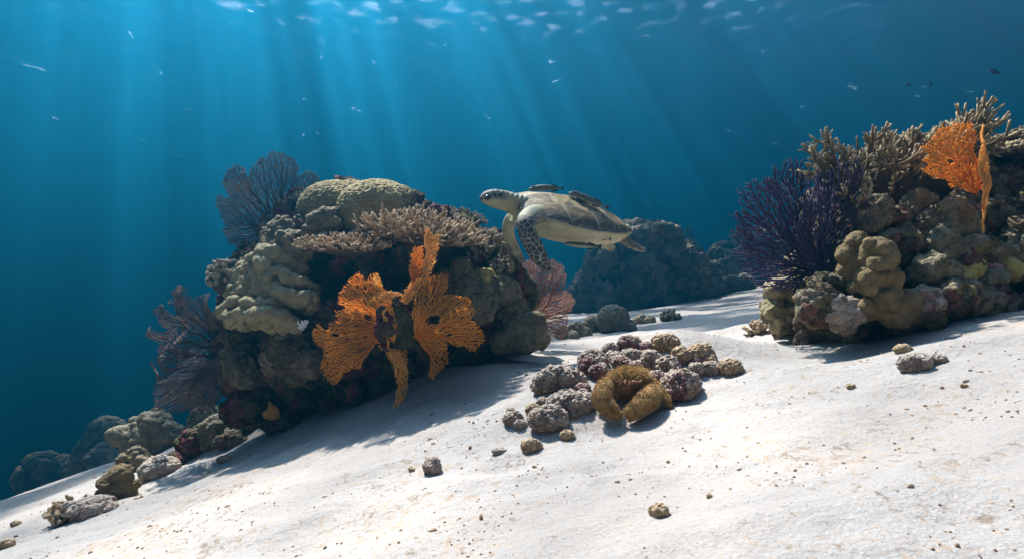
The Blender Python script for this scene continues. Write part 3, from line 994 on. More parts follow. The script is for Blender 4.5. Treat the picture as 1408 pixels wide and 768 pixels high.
fan('rounded pinkish-brown sea fan behind the boulder coral and below the turtle', M_PINKFAN, crop([(405,300),(420,230),(410,200),(430,165),(480,135),(510,120),(560,150),(630,130),(690,165),(712,220),(712,280),(690,300),(740,335),(765,385),(750,430),(725,450),(718,560),(690,605),(650,585),(620,605),(590,590),(570,520),(500,520),(440,480),(420,380),(398,330)], c5, k5),
    crop([(490, 500)], c5, k5)[0], 3.55, 1.9, .0021, 31, relief=.07, relief_f=4, power=2.8, r_max=.008, links=.6, sides=4)
# ------------------------------------------------------------------ the reef on the right
right = [S(1260,330,2.75,100), S(1350,330,2.65,115), S(1450,330,2.6,130), S(1185,350,2.7,70), S(1135,385,2.7,52), S(1100,412,2.65,36), S(1310,270,2.9,85),
         S(1400,265,2.85,75), S(1225,262,2.9,62), S(1490,250,2.8,90), S(1300,400,2.5,55), S(1400,385,2.4,60), S(1490,380,2.35,75), S(1240,415,2.5,40),
         S(1175,420,2.55,36), S(1150,445,2.6,40), S(1220,450,2.5,45), S(1300,440,2.5,45), S(1380,430,2.45,45), S(1095,440,2.65,30), S(1120,452,2.35,32), S(1180,460,2.3,30), S(1240,457,2.25,32), S(1300,450,2.2,34), S(1370,442,2.1,36), S(1440,430,2.05,36), S(1170,300,2.85,52), S(1350,410,2.4,40), S(1560,320,2.7,150)]
right = [(c, (k[0], k[1] * .6, k[2]), e) for c, k, e in right]
g1 = np.random.default_rng(8)
for k in range(110):
    u = g1.uniform(1110, 1560); v = g1.uniform(275, 430)
    if v < 400 - (u - 1100) * .75: continue
    yy = 2.45 - .30 * (v - 275) / 155 - .10 * (u - 1100) / 400
    right.append(S(u, v, yy + g1.uniform(-.03, .08), g1.uniform(9, 24), 1, g1.uniform(.6, 1.0)))
rock('reef_rock', right, .008, [('dent', (P(1395,225,2.6), .16), .35), ('dent', (P(1240,270,2.6), .10), .2), ('dent', (P(1200,318,2.45), .06), .12), ('dent', (P(1150,400,2.4), .07), .12), ('dent', (P(1330,405,2.25), .09), .14), ('warp', 6, .05), ('warp', 16, .02), ('knob', 18, .024), ('ridge', 24, .018), ('knob', 46, .014), ('fbm', 65, .010)], M_REEFR, foot(1300, 440, 2.4),
     'craggy mottled reef outcrop at the right edge with staghorn and purple gorgonians', 'reef')

RH = 'encrusted coral heads on the right reef'
for k, (u, v, r, m, lab) in enumerate([
    (1301, 313, 34, M_BOULD, 'large pale green-grey coral head below the right orange fan'),
    (1243, 330, 23, M_REEFR, 'brown and white encrusted coral head beside the olive lobed coral'),
    (1304, 342, 27, M_BOULD, 'pale ridged coral head just under the large green-grey one'),
    (1344, 350, 26, M_REEFR, 'mottled cream coral head in the middle of the right reef'),
    (1283, 374, 26, M_BOULD, 'pale knobby coral head below the largest green-grey one'),
    (1333, 374, 15, M_YELLOW, 'yellow crusted coral knob low on the right reef'),
    (1402, 342, 22, M_BOULD, 'grey rounded coral head at the right picture edge'),
    (1200, 297, 24, M_KNOB, 'shaded coral head at the top of the slope behind the purple gorgonians'),
    (1232, 300, 14, M_REEFR, 'small brown coral knob beside the shaded head'),
    (1374, 362, 18, M_RUBBLE, 'pinkish crusted coral lump near the right picture edge'),
    (1269, 417, 21, M_RUBBLE, 'pink and white speckled coral lump right of the olive lobed coral'),
    (1319, 408, 26, M_REEFR, 'dark brown coral lump close to the sand'),
    (1388, 374, 10, M_YELLOW, 'small smooth yellow coral ball near the right picture edge'),
    (1365, 385, 13, M_BOULD, 'small grey ruffled coral lump low on the right reef'),
    (1262, 283, 18, M_BOULD, 'light coral head at the crest of the slope below the staghorn'),
    (1130, 423, 28, M_REEFR, 'rough mottled rock at the foot of the purple gorgonians'),
    (1160, 432, 20, M_RUBDUST, 'speckled rock between rough mottled rock and olive lobed coral')]):
    yy = 2.36 - .26 * (v - 275) / 155 - .10 * (u - 1100) / 400
    head(u, v, yy + .02, r, m, lab, 'coral head' if m not in (M_RUBBLE, M_RUBDUST) else 'rock', seed=30 + k, sz=.85, n=9, fr=24, amp=.011, group=RH if v < 400 and u > 1190 else None, name='reef_coral' if m not in (M_RUBBLE, M_RUBDUST) else 'encrusted_rock')

def lobes(lst, y, seed, nb, rb=(4, 8)):
    g = np.random.default_rng(seed)
    e = []
    for u, v, r in lst:
        e.append(S(u, v, y, r, .9, 1.0))
    for i in range(nb):
        u, v, r = lst[g.integers(len(lst))]
        a = g.uniform(0, 6.28); q = g.uniform(0.1, .9)
        k = g.uniform(*rb)
        e.append(S(u + q * r * math.cos(a), v + q * r * math.sin(a), y - math.sqrt(max(0.02, 1 - q * q)) * r * .9 * y / F * .96, k))
    return e
rock('lobed_coral', lobes([(1207,353,25),(1198,384,22),(1212,410,25),(1230,424,25),(1246,415,17),(1222,385,18),(1196,425,14)], 2.06, 3, 26, (6, 10)) + lobes([(1167,350,16),(1170,372,17),(1176,395,16),(1180,334,14),(1184,360,14)], 2.12, 4, 14, (5, 9)),
     .0045, [('fbm', 12, .006), ('knob', 26, .007), ('knob', 60, .003)], M_LOBE, P(1205, 450, 2.06), 'smooth olive-brown lobed coral hanging in rounded columns on the right reef', 'lobed coral', smooth=3)
rock('lobed_coral', lobes([(1066,398,15),(1080,394,13),(1092,408,13),(1062,424,14),(1074,436,13),(1086,426,14),(1093,388,9),(1068,448,10)], 2.55, 6, 26, (4, 7)), .0045, [('fbm', 12, .006), ('knob', 34, .006), ('knob', 70, .003)], M_PLATE, P(1075, 455, 2.55),
     'grey-olive ridged coral under the purple gorgonians at the left end of the right reef', 'lobed coral', smooth=3)
bush('branching_coral', hit(1042, 458), (.05, .04, .03), 34, .05, .007, M_BROWNB, 'low brown branching coral on the sand at the left foot of the right reef', 'coral', 41, .5, 2, .9, sides=6)

# staghorn thicket on top: every branch with its own side shoots is a part
def staghorn():
    g = np.random.default_rng(17)
    c = P(1250, 262, 2.55)
    root = empty('staghorn_coral', c)
    tag(root, 'large tan staghorn coral thicket with pale tips on top of the right reef', 'staghorn coral')
    me = rough(blob('base', [S(1250,262,2.6,52,.6,.6), S(1300,235,2.6,50,.6,.7), S(1195,255,2.6,42,.6,.6)], .012, 3), [('knob', 14, .03)])
    add_attr(me, 'tip', np.full(len(me.vertices), .05))
    put('base', me, M_STAG, c, root)
    k = 0
    for i in range(99):
        s = g.uniform(0, 1)
        u = 1132 + 205 * s; v = 262 - 62 * s ** 1.2 + g.uniform(-18, 30)
        y = 2.5 + g.uniform(-.22, .15)
        out = (s - .45) * 2
        d = np.array([out * .85 + g.normal(0, .45), -.3 + g.normal(0, .5) if y < 2.55 else g.normal(0, .5), .75 + g.normal(0, .25) - .35 * max(0, -out)])
        if v > 262: d = np.array([g.normal(-.2, .7), -.9, .25 + g.normal(0, .2)])
        l = g.uniform(.11, .20) * (1.0 if v < 262 else .6)
        r = g.uniform(.0047, .0066)
        tb = Tubes()
        q = curve_pts(P(u, v, y), d, l, 8, (0, 0, .55), .10)
        tb.add(q, r * np.linspace(1.3, .75, 8), 8, np.linspace(.1, 1, 8))
        for j in range(g.integers(7, 12)):
            a = g.integers(2, 7)
            d2 = (q[a] - q[a - 1]) / np.linalg.norm(q[a] - q[a - 1]) + g.normal(0, .62, 3)
            l2 = l * g.uniform(.25, .5)
            q2 = curve_pts(q[a], d2, l2, 5, (0, 0, .7), .10)
            tb.add(q2, r * np.linspace(.95, .62, 5), 7, np.linspace(.4, 1, 5))
            if g.random() < .8:
                d3 = q2[2] - q2[1]; d3 = d3 / np.linalg.norm(d3) + g.normal(0, .6, 3)
                tb.add(curve_pts(q2[2], d3, l2 * .5, 4, (0, 0, .6), .08), r * np.linspace(.8, .55, 4), 6, np.linspace(.55, 1, 4))
        put('branch', tb.mesh('branch'), M_STAG, c, root)
staghorn()
table('table_coral', P(1462, 200, 2.55), .36, .24, R(-7), R(4), 420, .026, .0125, M_STAG, 'thick knobby table coral jutting over a dark hollow at the right edge', 'table coral', 19, subs=1, dome=.25, sides=7)
table('table_coral', P(1475, 176, 2.75), .33, .2, R(-9), R(4), 260, .026, .0125, M_STAG, 'second knobby table coral tier just above the first at the right edge', 'table coral', 20, subs=1, dome=.3, sides=7)

# purple gorgonians
GP = 'purple gorgonians on the right reef'
def gorgonian(label, layers, seed):
    tbm = None
    me_all = []
    for i, (poly, root, y, tilt) in enumerate(layers):
        me, b = fan_mesh('sea_whip', poly, root, y, 3.6, .0026, seed + i, relief=.10, relief_f=5, power=4.5, r_max=.006, sides=5, tilt=tilt, fuzz=0)
        me_all.append((me, b))
    V = []; Q = []; T = []; A = []; n = 0
    for me, b in me_all:
        v = verts_of(me); V.append(v)
        a = np.empty(len(v), np.float32); me.attributes['tip'].data.foreach_get('value', a); A.append(a)
        for pl in me.polygons:
            (Q if pl.loop_total == 4 else T).append([k + n for k in pl.vertices])
        n += len(v)
    m = mesh_np('sea_whip', np.vstack(V), [np.array(Q), np.array(T)])
    add_attr(m, 'tip', np.concatenate(A))
    o = put('sea_whip', m, M_PURPLE, me_all[0][1])
    return tag(o, label, 'gorgonian', GP)
left_p = [(1118,372),(1080,398),(1052,392),(1032,372),(1022,345),(1028,330),(1015,318),(1024,305),(1012,292),(1030,286),(1024,262),(1033,248),(1046,262),(1052,244),(1066,248),(1078,268),(1088,300),(1100,335)]
gorgonian('left purple gorgonian bush with whips curling over the open water', [(left_p, (1122, 368), 2.32, (.1, .1)), (left_p, (1120, 372), 2.38, (-.3, -.1))], 51)
gorgonian('tall purple gorgonian in the middle reaching highest of the purple ones', [([(1112,350),(1090,320),(1084,290),(1078,262),(1070,240),(1072,222),(1084,230),(1090,214),(1102,213),(1108,228),(1116,224),(1122,250),(1120,290),(1120,330)], (1118, 362), 2.42, (.1, .1)), ([(1112,350),(1092,320),(1086,280),(1080,250),(1092,222),(1106,222),(1118,250),(1120,300)], (1118, 362), 2.48, (-.3, 0))], 61)
rp = [(1128,385),(1112,372),(1100,345),(1096,312),(1108,290),(1120,262),(1122,244),(1134,238),(1140,225),(1152,232),(1162,222),(1172,236),(1170,262),(1178,285),(1168,318),(1158,350),(1145,378)]
gorgonian('dense dark purple gorgonian in front of the staghorn thicket', [(rp, (1130, 372), 2.26, (.2, .15)), (rp, (1132, 374), 2.32, (-.3, -.05))], 71)

c7, k7 = (1000, 120), 3.451
fan('rounded orange sea fan on the right reef in front of the staghorn', M_ORANGE, crop([(935,385),(965,375),(945,340),(975,325),(950,280),(985,250),(1010,215),(1045,190),(1110,172),(1160,180),(1180,215),(1175,260),(1160,310),(1175,350),(1190,400),(1200,480),(1160,500),(1110,470),(1070,470),(1050,430),(1000,430)], c7, k7),
    crop([(1180, 500)], c7, k7)[0], 2.12, 2.1, .0017, 81, relief=.05, relief_f=5, power=4.0, r_max=.005, sides=4, holes=[crop([(1040,340),(1085,345),(1080,360),(1050,365)], c7, k7)], tilt=(-.2, 0))
fan('tall narrow orange fan blade standing edge-on on the right reef', M_ORANGEL, crop([(1215,180),(1232,185),(1240,260),(1265,350),(1300,375),(1320,400),(1310,470),(1300,540),(1290,600),(1262,690),(1250,650),(1230,600),(1215,560),(1200,500),(1195,450),(1180,400),(1170,340),(1185,280),(1205,230)], c7, k7),
    crop([(1215, 575)], c7, k7)[0], 2.08, 2.1, .0018, 82, relief=.03, relief_f=8, power=4.0, r_max=.005, sides=4, turn=R(45), grow=1.02, fuzz=2)

# ------------------------------------------------------------------ reefs further back, fading into the blue
def lumpy(lst, y, seed, n, box, rr, sy=.7):
    g = np.random.default_rng(seed)
    e = [S(u, v, y, r, sy) for u, v, r in lst]
    for i in range(n):
        u0, v0, r0 = lst[g.integers(len(lst))]
        a = g.uniform(0, 6.28); q = g.uniform(.3, 1.0)
        k = g.uniform(*rr)
        e.append(S(u0 + q * r0 * math.cos(a), v0 + q * r0 * math.sin(a), y - math.sqrt(max(.05, 1 - q * q)) * r0 * sy * y / F, k, 1, g.uniform(.6, 1)))
    return e
rock('reef_rock', lumpy([(885,372,58),(852,400,52),(920,382,48),(832,425,36),(900,408,52),(942,392,38),(874,346,30),(906,344,29),(806,425,24),(955,405,26),(845,360,26)], 13.0, 3, 110, None, (4, 15)), .03,
     [('warp', 1.2, .22), ('knob', 3.4, .14), ('ridge', 5, .08), ('knob', 9, .07), ('fbm', 14, .05)], M_FAR, P(880, 450, 13.0), 'hazy reef outcrop in the background below the turtle tail', 'reef')
rock('reef_rock', lumpy([(1002,372,32),(1022,352,28),(986,384,24),(1050,352,38),(1085,360,40),(972,378,17)], 17.0, 4, 50, None, (5, 12)), .035,
     [('fbm', 2, .12), ('knob', 4, .10), ('knob', 10, .05), ('fbm', 14, .03)], M_FAR, P(1010, 400, 17.0), 'faint blue reef outcrop farthest back beside the purple gorgonians', 'reef')
rock('plate_coral', [S(890,322,12.6,36,.7,.30), S(905,318,12.6,30,.7,.32), S(872,328,12.6,24,.7,.35)], .022, [('knob', 9, .05), ('knob', 22, .025)], M_FAR, P(890, 330, 8.3), 'pale crusty plate coral capping the hazy background reef', 'coral')
rock('barrel_sponge', [S(906,313,8.5,10,1,.8), S(906,318,8.5,9,1,.8)], .018, [('fbm', 6, .02)], M_FAR, P(906, 322, 8.5), 'dark rounded sponge on top of the background reef', 'sponge')
fan('pale feathery sea fan rising from the right side of the background reef', M_FARFAN, [(932,348),(920,330),(922,312),(932,304),(940,318),(946,308),(955,322),(960,335),(966,345),(968,362),(955,365),(945,358)], (945, 366), 13.9, 2.2, .006, 91, relief=.1, relief_f=1.5, power=2.6, r_max=.03, links=.3, sides=4)
fan('tiny dim sea fan on the left flank of the background reef', M_FARFAN, [(793,390),(790,380),(794,374),(800,376),(806,384),(803,392),(798,396)], (798, 400), 12.2, 1.8, .006, 92, relief=.05, power=2.6, r_max=.02, sides=4)
fan('dim sea fan partly hidden behind the turtle rear flippers', M_FARFAN, [(815,355),(812,342),(820,332),(834,330),(842,340),(836,356),(826,362)], (828, 366), 12.6, 2.0, .006, 93, relief=.05, power=2.6, r_max=.02, links=.3, sides=4)
fan('yellowish bushy sea fan low on the right flank of the background reef', M_FARFAN if False else mat_fan('olive_fan', (.16, .15, .06), (.26, .24, .11), .3, .4), [(955,408),(948,390),(952,372),(962,364),(972,372),(984,378),(988,395),(982,405),(970,412)], (966, 414), 13.0, 2.2, .007, 94, relief=.1, power=2.6, r_max=.03, links=.3, sides=4)
rock('reef_rock', lumpy([(968,398,16),(985,400,14),(1003,398,13),(1020,396,12),(950,408,14)], 13.5, 7, 60, None, (3, 8)), .035, [('warp', 1.4, .18), ('knob', 4, .10), ('knob', 10, .06)], M_FAR, P(985, 408, 13.5), 'low hazy ridge joining the two background reefs along the sand bank', 'reef')
for k, (u, v, r_, lab) in enumerate(((858, 336, 13, 'far bushy coral on the left crest of the hazy background reef'), (936, 350, 14, 'far bushy coral on the right crest of the hazy background reef'), (826, 372, 12, 'far bushy coral on the left slope of the hazy background reef'), (960, 380, 11, 'far bushy coral low on the right end of the hazy background reef'))):
    bush('branching_coral', P(u, v, 12.7), np.array((1.2, .8, .7)) * r_ * 12.7 / F, 46, .16, .032, M_FINGER, lab, 'coral', 140 + k, .8, 2, .9, sides=5)
b_ = hit(843, 455)
k_ = 20 * b_[1] / F
rock('boulder_coral', [(b_ + np.array((0, 0, k_ * .75)), (k_ * 1.05, k_, k_), None), (b_ + np.array((k_ * .8, -k_ * .2, k_ * .3)), (k_ * .7, k_ * .7, k_ * .5), None)], k_ * .06, [('fbm', 3, .06 * k_), ('knob', 4 / k_, .10 * k_), ('knob', 10 / k_, .05 * k_)], M_BOULD, b_, 'rounded pale boulder coral in front of the background reef', 'boulder coral')
FR = 'low coral lumps in front of the background reef'
for k, (u, v, r, lab) in enumerate([(796, 462, 14, 'low coral lump at the left foot of the background reef'), (812, 455, 13, 'knobby coral lump left of the rounded pale boulder'), (826, 452, 11, 'small coral lump tight against the rounded pale boulder'),
                                    (776, 466, 11, 'small coral lump right beside the pinkish sea fan'), (886, 444, 9, 'flat low coral lump on the sand right of the rounded pale boulder')]):
    b = hit(u, v); q = r * b[1] / F
    g = np.random.default_rng(k)
    rock('coral_lump', [(b + np.array((g.normal(0, .5) * q, g.normal(0, .3) * q, abs(g.normal(.3, .3)) * q)), q * g.uniform(.4, .8), None) for _ in range(8)], q * .07, [('knob', 3.5 / q, .14 * q), ('knob', 9 / q, .07 * q)], M_BOULD, b, lab, 'coral', FR)
b = hit(922, 440)
bush('branching_coral', b, np.array((.10, .08, .06)) * b[1] / 6, 40, .07 * b[1] / 6, .014 * b[1] / 6, M_FINGER, 'small tuft of branching coral on the sand before the background reef', 'coral', 43, .8, 1, 1, sides=6)

# ------------------------------------------------------------------ lower left: rocks down the slope
def ground_rock(u, v, w, h, mat, label, cat, seed, name='reef_rock', n=8, fr=3.2, group=None, dep=.8, lift=.35, vox=.055):
    """lumpy rock of w x h photograph pixels whose foot meets the sand under pixel (u, v)"""
    b = hit(u, v); s = b[1] / F
    g = np.random.default_rng(seed)
    W, H = w * s / 2, h * s / 2
    e = [(b + np.array((0, 0, H * lift)), (W * .8, W * .8 * dep, H * .95), None)]
    for i in range(n):
        a = g.uniform(-1, 1)
        e.append((b + np.array((a * W * .75, g.uniform(-.6, .3) * W * dep, H * (lift + g.uniform(-.2, .75) * (1 - .5 * abs(a))))), np.array((1, 1, g.uniform(.6, 1))) * g.uniform(.25, .5) * min(W, H), None))
    q = min(W, H)
    return rock(name, e, max(.0025, vox * q), [('warp', 1.5 / q, .17 * q), ('knob', fr / q, .13 * q), ('knob', fr * 2.6 / q, .055 * q), ('fbm', fr * 3 / q, .03 * q)], mat, b, label, cat, group, 2, seed * 2.3)
LR = 'rocks down the left slope'
ground_rock(208, 624, 82, 88, M_BOULD, 'large rounded grey rock below the brown sea fan on the left slope', 'rock', 101, n=12)
ground_rock(188, 645, 40, 44, M_BROWNB if False else M_REEFR, 'brown ruffled coral between the big rock and the smooth brown coral', 'coral', 102, 'ruffled_coral')
ground_rock(165, 684, 50, 68, M_LOBE, 'smooth brown lumpy coral head low on the left slope', 'lobed coral', 103, 'lobed_coral', fr=1.8, n=10)
ground_rock(262, 628, 40, 56, M_REEF, 'dark pointed rock right of the big rounded one on the left slope', 'rock', 104)
ground_rock(220, 652, 66, 36, M_RUBDUST, 'flat pale rubble slab at the foot of the left slope rocks', 'rock', 105)
ground_rock(300, 608, 64, 52, M_BOULD, 'pale broken rock under the overhang beside the brown sea fan', 'rock', 106, n=12)
ground_rock(335, 590, 46, 44, M_BOULD, 'rough pale rock on the sand against the foot of the main reef', 'rock', 107, n=10)
ground_rock(255, 585, 70, 44, M_REEF, 'dark rubble heap directly below the brown sea fan', 'rock', 108, n=12)
ground_rock(285, 592, 60, 50, M_BOULD, 'knobby grey-brown rock wedged between the brown sea fan foot and the reef', 'rock', 121, n=12)
ground_rock(240, 640, 40, 26, M_REEF, 'small dark rock between the flat slab and the dark pointed rock', 'rock', 122)
ground_rock(318, 612, 44, 26, M_REEFR, 'low mottled rock at the edge of the reef shadow on the left', 'rock', 123)
ground_rock(196, 600, 44, 40, M_KNOB, 'dark knobby coral on top of the big rounded rock on the left slope', 'coral', 124, 'knob_coral')
ground_rock(143, 694, 34, 20, M_REEFR, 'little mottled rock between the smooth brown coral and the rubble ridge', 'rock', 125)
ground_rock(128, 706, 72, 34, M_RUBDUST, 'low brown rubble ridge at the lower left on the sand', 'rock', 109, n=12)
b = hit(95, 716)
bush('branching_coral', b + np.array((0, 0, .02)), (.075, .05, .035), 60, .05, .009, M_BROWNB, 'low brown branching coral spreading at the left end of the rubble ridge', 'coral', 44, .5, 2, 1, sides=7)
def far_rock(u, v, y, lst, label, seed):
    rock('reef_rock', lumpy(lst, y, seed, 36, None, (5, 12)), .03, [('fbm', 2.5, .07), ('knob', 6, .06), ('knob', 14, .03)], M_FAR, P(u, v, y), label, 'reef')
far_rock(150, 640, 12.8, [(150,602,28),(132,618,24),(168,618,22),(120,632,18),(155,640,24)], 'dim blue reef lump behind the left slope rocks', 111)
far_rock(60, 670, 16.0, [(58,648,26),(85,652,22),(40,662,20),(100,655,16),(70,668,26),(115,650,12)], 'faintest blue reef lump at the far lower left', 112)
far_rock(140, 640, 12.0, [(140,630,13),(144,640,12)], 'small round blue boulder in front of the dim left reef lump', 113)
# ------------------------------------------------------------------ the turtle
def loft(name_, secs, sides=20):
    """closed skin through elliptical sections: (centre, half axis a, half axis b)"""
    th = np.arange(sides) * 2 * np.pi / sides
    rings = [c + np.cos(th)[:, None] * a + np.sin(th)[:, None] * b for c, a, b in secs]
    V = np.vstack(rings + [np.array([secs[0][0]]), np.array([secs[-1][0]])])
    k = len(secs)
    ids = np.arange(k * sides).reshape(k, sides)
    nx_ = np.roll(ids, -1, 1)
    Q = np.stack([ids[:-1].ravel(), nx_[:-1].ravel(), nx_[1:].ravel(), ids[1:].ravel()], 1)
    T = np.vstack([np.stack([nx_[0], ids[0], np.full(sides, k * sides)], 1), np.stack([ids[-1], nx_[-1], np.full(sides, k * sides + 1)], 1)])
    return V, Q, T

def resample(vals, n):
    vals = np.asarray(vals, float)
    t = np.linspace(0, 1, len(vals)); tt = np.linspace(0, 1, n)
    out = np.stack([np.interp(tt, t, vals[:, j]) for j in range(vals.shape[1])], 1)
    for _ in range(3):
        out[1:-1] = .5 * out[1:-1] + .25 * (out[:-2] + out[2:])
    return out

TY = 2.92
tk, to = 5.415, (640, 240)
def TP(x, y, dy=0.0):
    """crop pixel of the turtle study -> place, dy metres further away"""
    return P(to[0] + x / tk, to[1] + y / tk, TY + dy)
PX = TY / F / tk                                   # metres of one crop pixel

# body frame: nose up, turned a little towards the camera
th_, ph_ = R(24), R(7.5)
FW = np.array((-math.cos(th_) * math.cos(ph_), -math.sin(th_) * math.cos(ph_), math.sin(ph_)))
LF = np.array((math.sin(th_), -math.cos(th_), 0.0))
UP = np.cross(FW, LF)
roll_ = R(24)
LF0, UP0 = LF, UP
LF, UP = LF * math.cos(roll_) - UP * math.sin(roll_), UP * math.cos(roll_) + LF * math.sin(roll_)
TC = TP(812, 328)
def TB(f, l, u):
    return TC + np.multiply.outer(np.asarray(f, float), FW) + np.multiply.outer(np.asarray(l, float), LF) + np.multiply.outer(np.asarray(u, float), UP)

SH_L = 0.345                                        # half length of the shell
def shell_w(t):                                     # t 0 front .. 1 tail
    t = np.clip(t, 0, 1)
    return 0.245 * np.clip(np.sin(np.pi * (0.06 + 0.94 * t ** 0.86)), 0, 1) ** 0.62 * (1 - 0.18 * t) + 0.004
def shell_h(t):
    return 0.092 * np.clip(np.sin(np.pi * (0.05 + 0.95 * np.clip(t, 0, 1) ** 0.80)), 0, 1) ** 0.75 + 0.004

def turtle():
    root = empty('sea_turtle', TC)
    tag(root, 'green sea turtle swimming left above the reef with long dark remoras on its shell', 'turtle')
    # ---- carapace
    nt, ns = 190, 150
    t = np.linspace(0, 1, nt); s = np.linspace(-1, 1, ns)
    Tt, Ss = np.meshgrid(t, s, indexing='ij')
    w = shell_w(Tt); h = shell_h(Tt)
    a = Ss * np.pi / 2
    ll = w * np.sin(a)
    uu = h * np.cos(a) ** 1.15
    uu = uu + .010 * np.exp(-(Ss / .08) ** 2) * np.sin(np.pi * Tt)              # keel
    uu = uu + .018 * (1 - Tt) * np.abs(Ss) ** 4
    rim = np.clip((np.abs(Ss) - .86) / .14, 0, 1)
    uu = uu + rim * .010
    ll = ll * (1 + rim * .03 * np.sign(1))
    ff = SH_L * (1 - 2 * Tt)
    # scutes: five down the middle, four on each side, a row along the rim
    aS = np.abs(Ss)
    wob = .03 * np.sin(Tt * 40) + .02 * np.sin(Tt * 23 + 1)
    vert = aS < .30 + wob * .6
    marg = aS > .80
    vb = np.array([.06, .25, .45, .65, .84]); cb = np.array([.03, .30, .53, .75, .95])
    tv = Tt + .05 * (aS / .3) ** 2 * np.where((Tt * 5).astype(int) % 2 == 0, 1, -1) * .4
    tc_ = Tt - .06 * (aS - .5)
    def edges(x, bs): return np.min(np.abs(x[..., None] - bs), axis=-1)
    mb = np.linspace(.02, .98, 12)
    e = np.where(vert, edges(tv, vb), np.where(marg, edges(Tt, mb), edges(tc_, cb)))
    e2 = np.minimum(np.abs(aS - .30 - wob * .6), np.abs(aS - .80)) * .7
    e = np.minimum(e, e2)
    seam = np.clip(1 - e / .008, 0, 1)
    # rays fanning inside each scute from its upper rear corner
    ci = np.searchsorted(cb, tc_)
    cx = np.where(vert, np.concatenate([vb, [1.0]])[np.clip(np.searchsorted(vb, tv), 0, 5)] - .02, np.concatenate([cb, [1.05]])[np.clip(ci, 0, 5)] - .03)
    cy = np.where(vert, 0.0, .36)
    ang = np.arctan2((aS - cy) * .8, (Tt - cx) * 1.6)
    dst = np.hypot((aS - cy) * .8, (Tt - cx) * 1.6)
    q = np.stack([ang.ravel() * 5.0 + ci.ravel() * 9, dst.ravel() * 3, Ss.ravel() * 1.0], 1)
    ray = vnoise(q, 5) + .5 * vnoise(q * np.array([2.7, 1, 1]), 6)
    mott = fbm(np.stack([Tt.ravel() * 9, Ss.ravel() * 5, 0 * Ss.ravel()], 1), 4, 8)
    ray = np.clip(.5 + ray * .8, 0, 1).reshape(Tt.shape); mott = np.clip(.5 + .6 * mott, 0, 1).reshape(Tt.shape)
    base = np.array([.085, .055, .022]); light = np.array([.42, .30, .12]); grey = np.array([.11, .082, .05]); pale = np.array([.40, .38, .29])
    k = (ray * .6 + mott * .85 - .42)
    top = np.clip(1 - (aS - .25) / .5, .15, 1)
    col = base + (light - base) * np.clip((k - .12) * top * 1.5, 0, 1)[..., None]
    lowm = np.clip((aS - .45) / .3, 0, 1)[..., None]
    colg = grey * (.55 + .7 * mott[..., None]) + (pale - grey) * (np.clip((ray - .66) * 4, 0, 1) * .75)[..., None]
    col = col * (1 - lowm * .8) + colg * lowm * .8
    col = col + (pale - col) * (seam * .8)[..., None]
    edge = np.clip((aS - .965) / .035, 0, 1)[..., None]
    col = col + (np.array([.48, .46, .36]) - col) * edge * .8
    uu = uu - seam * .0018 + (mott - .5) * .003
    V1 = TB(ff.ravel(), ll.ravel(), uu.ravel())
    V2 = TB(ff.ravel(), (ll * .985).ravel(), (np.minimum(uu * .80, uu - .012)).ravel())
    i1 = np.arange(nt * ns).reshape(nt, ns); i2 = i1 + nt * ns
    f1 = np.stack([i1[:-1, :-1].ravel(), i1[1:, :-1].ravel(), i1[1:, 1:].ravel(), i1[:-1, 1:].ravel()], 1)
    f2 = np.stack([i2[:-1, :-1].ravel(), i2[:-1, 1:].ravel(), i2[1:, 1:].ravel(), i2[1:, :-1].ravel()], 1)
    def strip(p, q_): return np.stack([p[:-1], p[1:], q_[1:], q_[:-1]], 1)
    sd = np.vstack([strip(i1[:, 0], i2[:, 0])[:, ::-1], strip(i1[:, -1], i2[:, -1]), strip(i1[0], i2[0]), strip(i1[-1], i2[-1])[:, ::-1]])
    me = mesh_np('carapace', np.vstack([V1, V2]), [np.vstack([f1, f2, sd])])
    add_col(me, 'shell', np.vstack([col.reshape(-1, 3), np.tile([.33, .32, .2], (nt * ns, 1))]))
    nt_ = NT('carapace')
    ca = nt_.attr('shell', 'Color')
    co = nt_.coord()
    ca = nt_.mix(.8, ca, nt_.ramp(nt_.noise(co, 70, 5, .75), [(.34, .45), (.66, 1.25)]), 'MULTIPLY')
    mshell = nt_.finish(nt_.principled(ca, .6, nt_.bump(nt_.noise(co, 120, 4, .7), .35, .006), .3))
    put('carapace', me, mshell, TC, root)

    # ---- body: torso, neck, head, flippers, tail grown into one skin
    parts = []
    # torso and plastron: closed sections along the length
    secs = []
    for tt in np.linspace(.02, .98, 26):
        w_ = float(shell_w(tt)) * .93; dn = .104 * math.sin(math.pi * (.10 + .86 * tt)) ** .6 + .006
        secs.append((TC + FW * (SH_L * (1 - 2 * tt) * .97) + UP0 * (.005 - dn * .5), LF0 * w_ * .93, UP0 * (dn * .5 + .02)))
    parts.append(('torso', loft('t', secs, 32)))
    # neck and head
    nk = resample([[0, 0, 0]] * 2, 2)
    head_c = TP(212, 172, -.20)
    hs = []
    for (x, y, r1, r2, dy) in ((470, 270, 105, 85, -.13), (400, 235, 84, 78, -.15), (345, 212, 73, 72, -.17), (300, 196, 70, 70, -.185), (260, 186, 70, 66, -.195), (215, 177, 66, 60, -.205), (175, 173, 57, 52, -.215), (142, 176, 43, 42, -.222), (122, 183, 28, 30, -.226), (112, 187, 14, 17, -.228)):
        hs.append([*TP(x, y, dy), r1 * PX, r2 * PX])
    hs = resample(hs, 26)
    sec = []
    for i, v in enumerate(hs):
        d = hs[min(i + 1, 25), :3] - hs[max(i - 1, 0), :3]; d /= np.linalg.norm(d)
        upv = np.array((0, 0, 1.0)); upv = upv - d * (upv @ d); upv /= np.linalg.norm(upv)
        sd_ = np.cross(d, upv)
        sec.append((v[:3], sd_ * v[4] * .92, upv * v[3]))
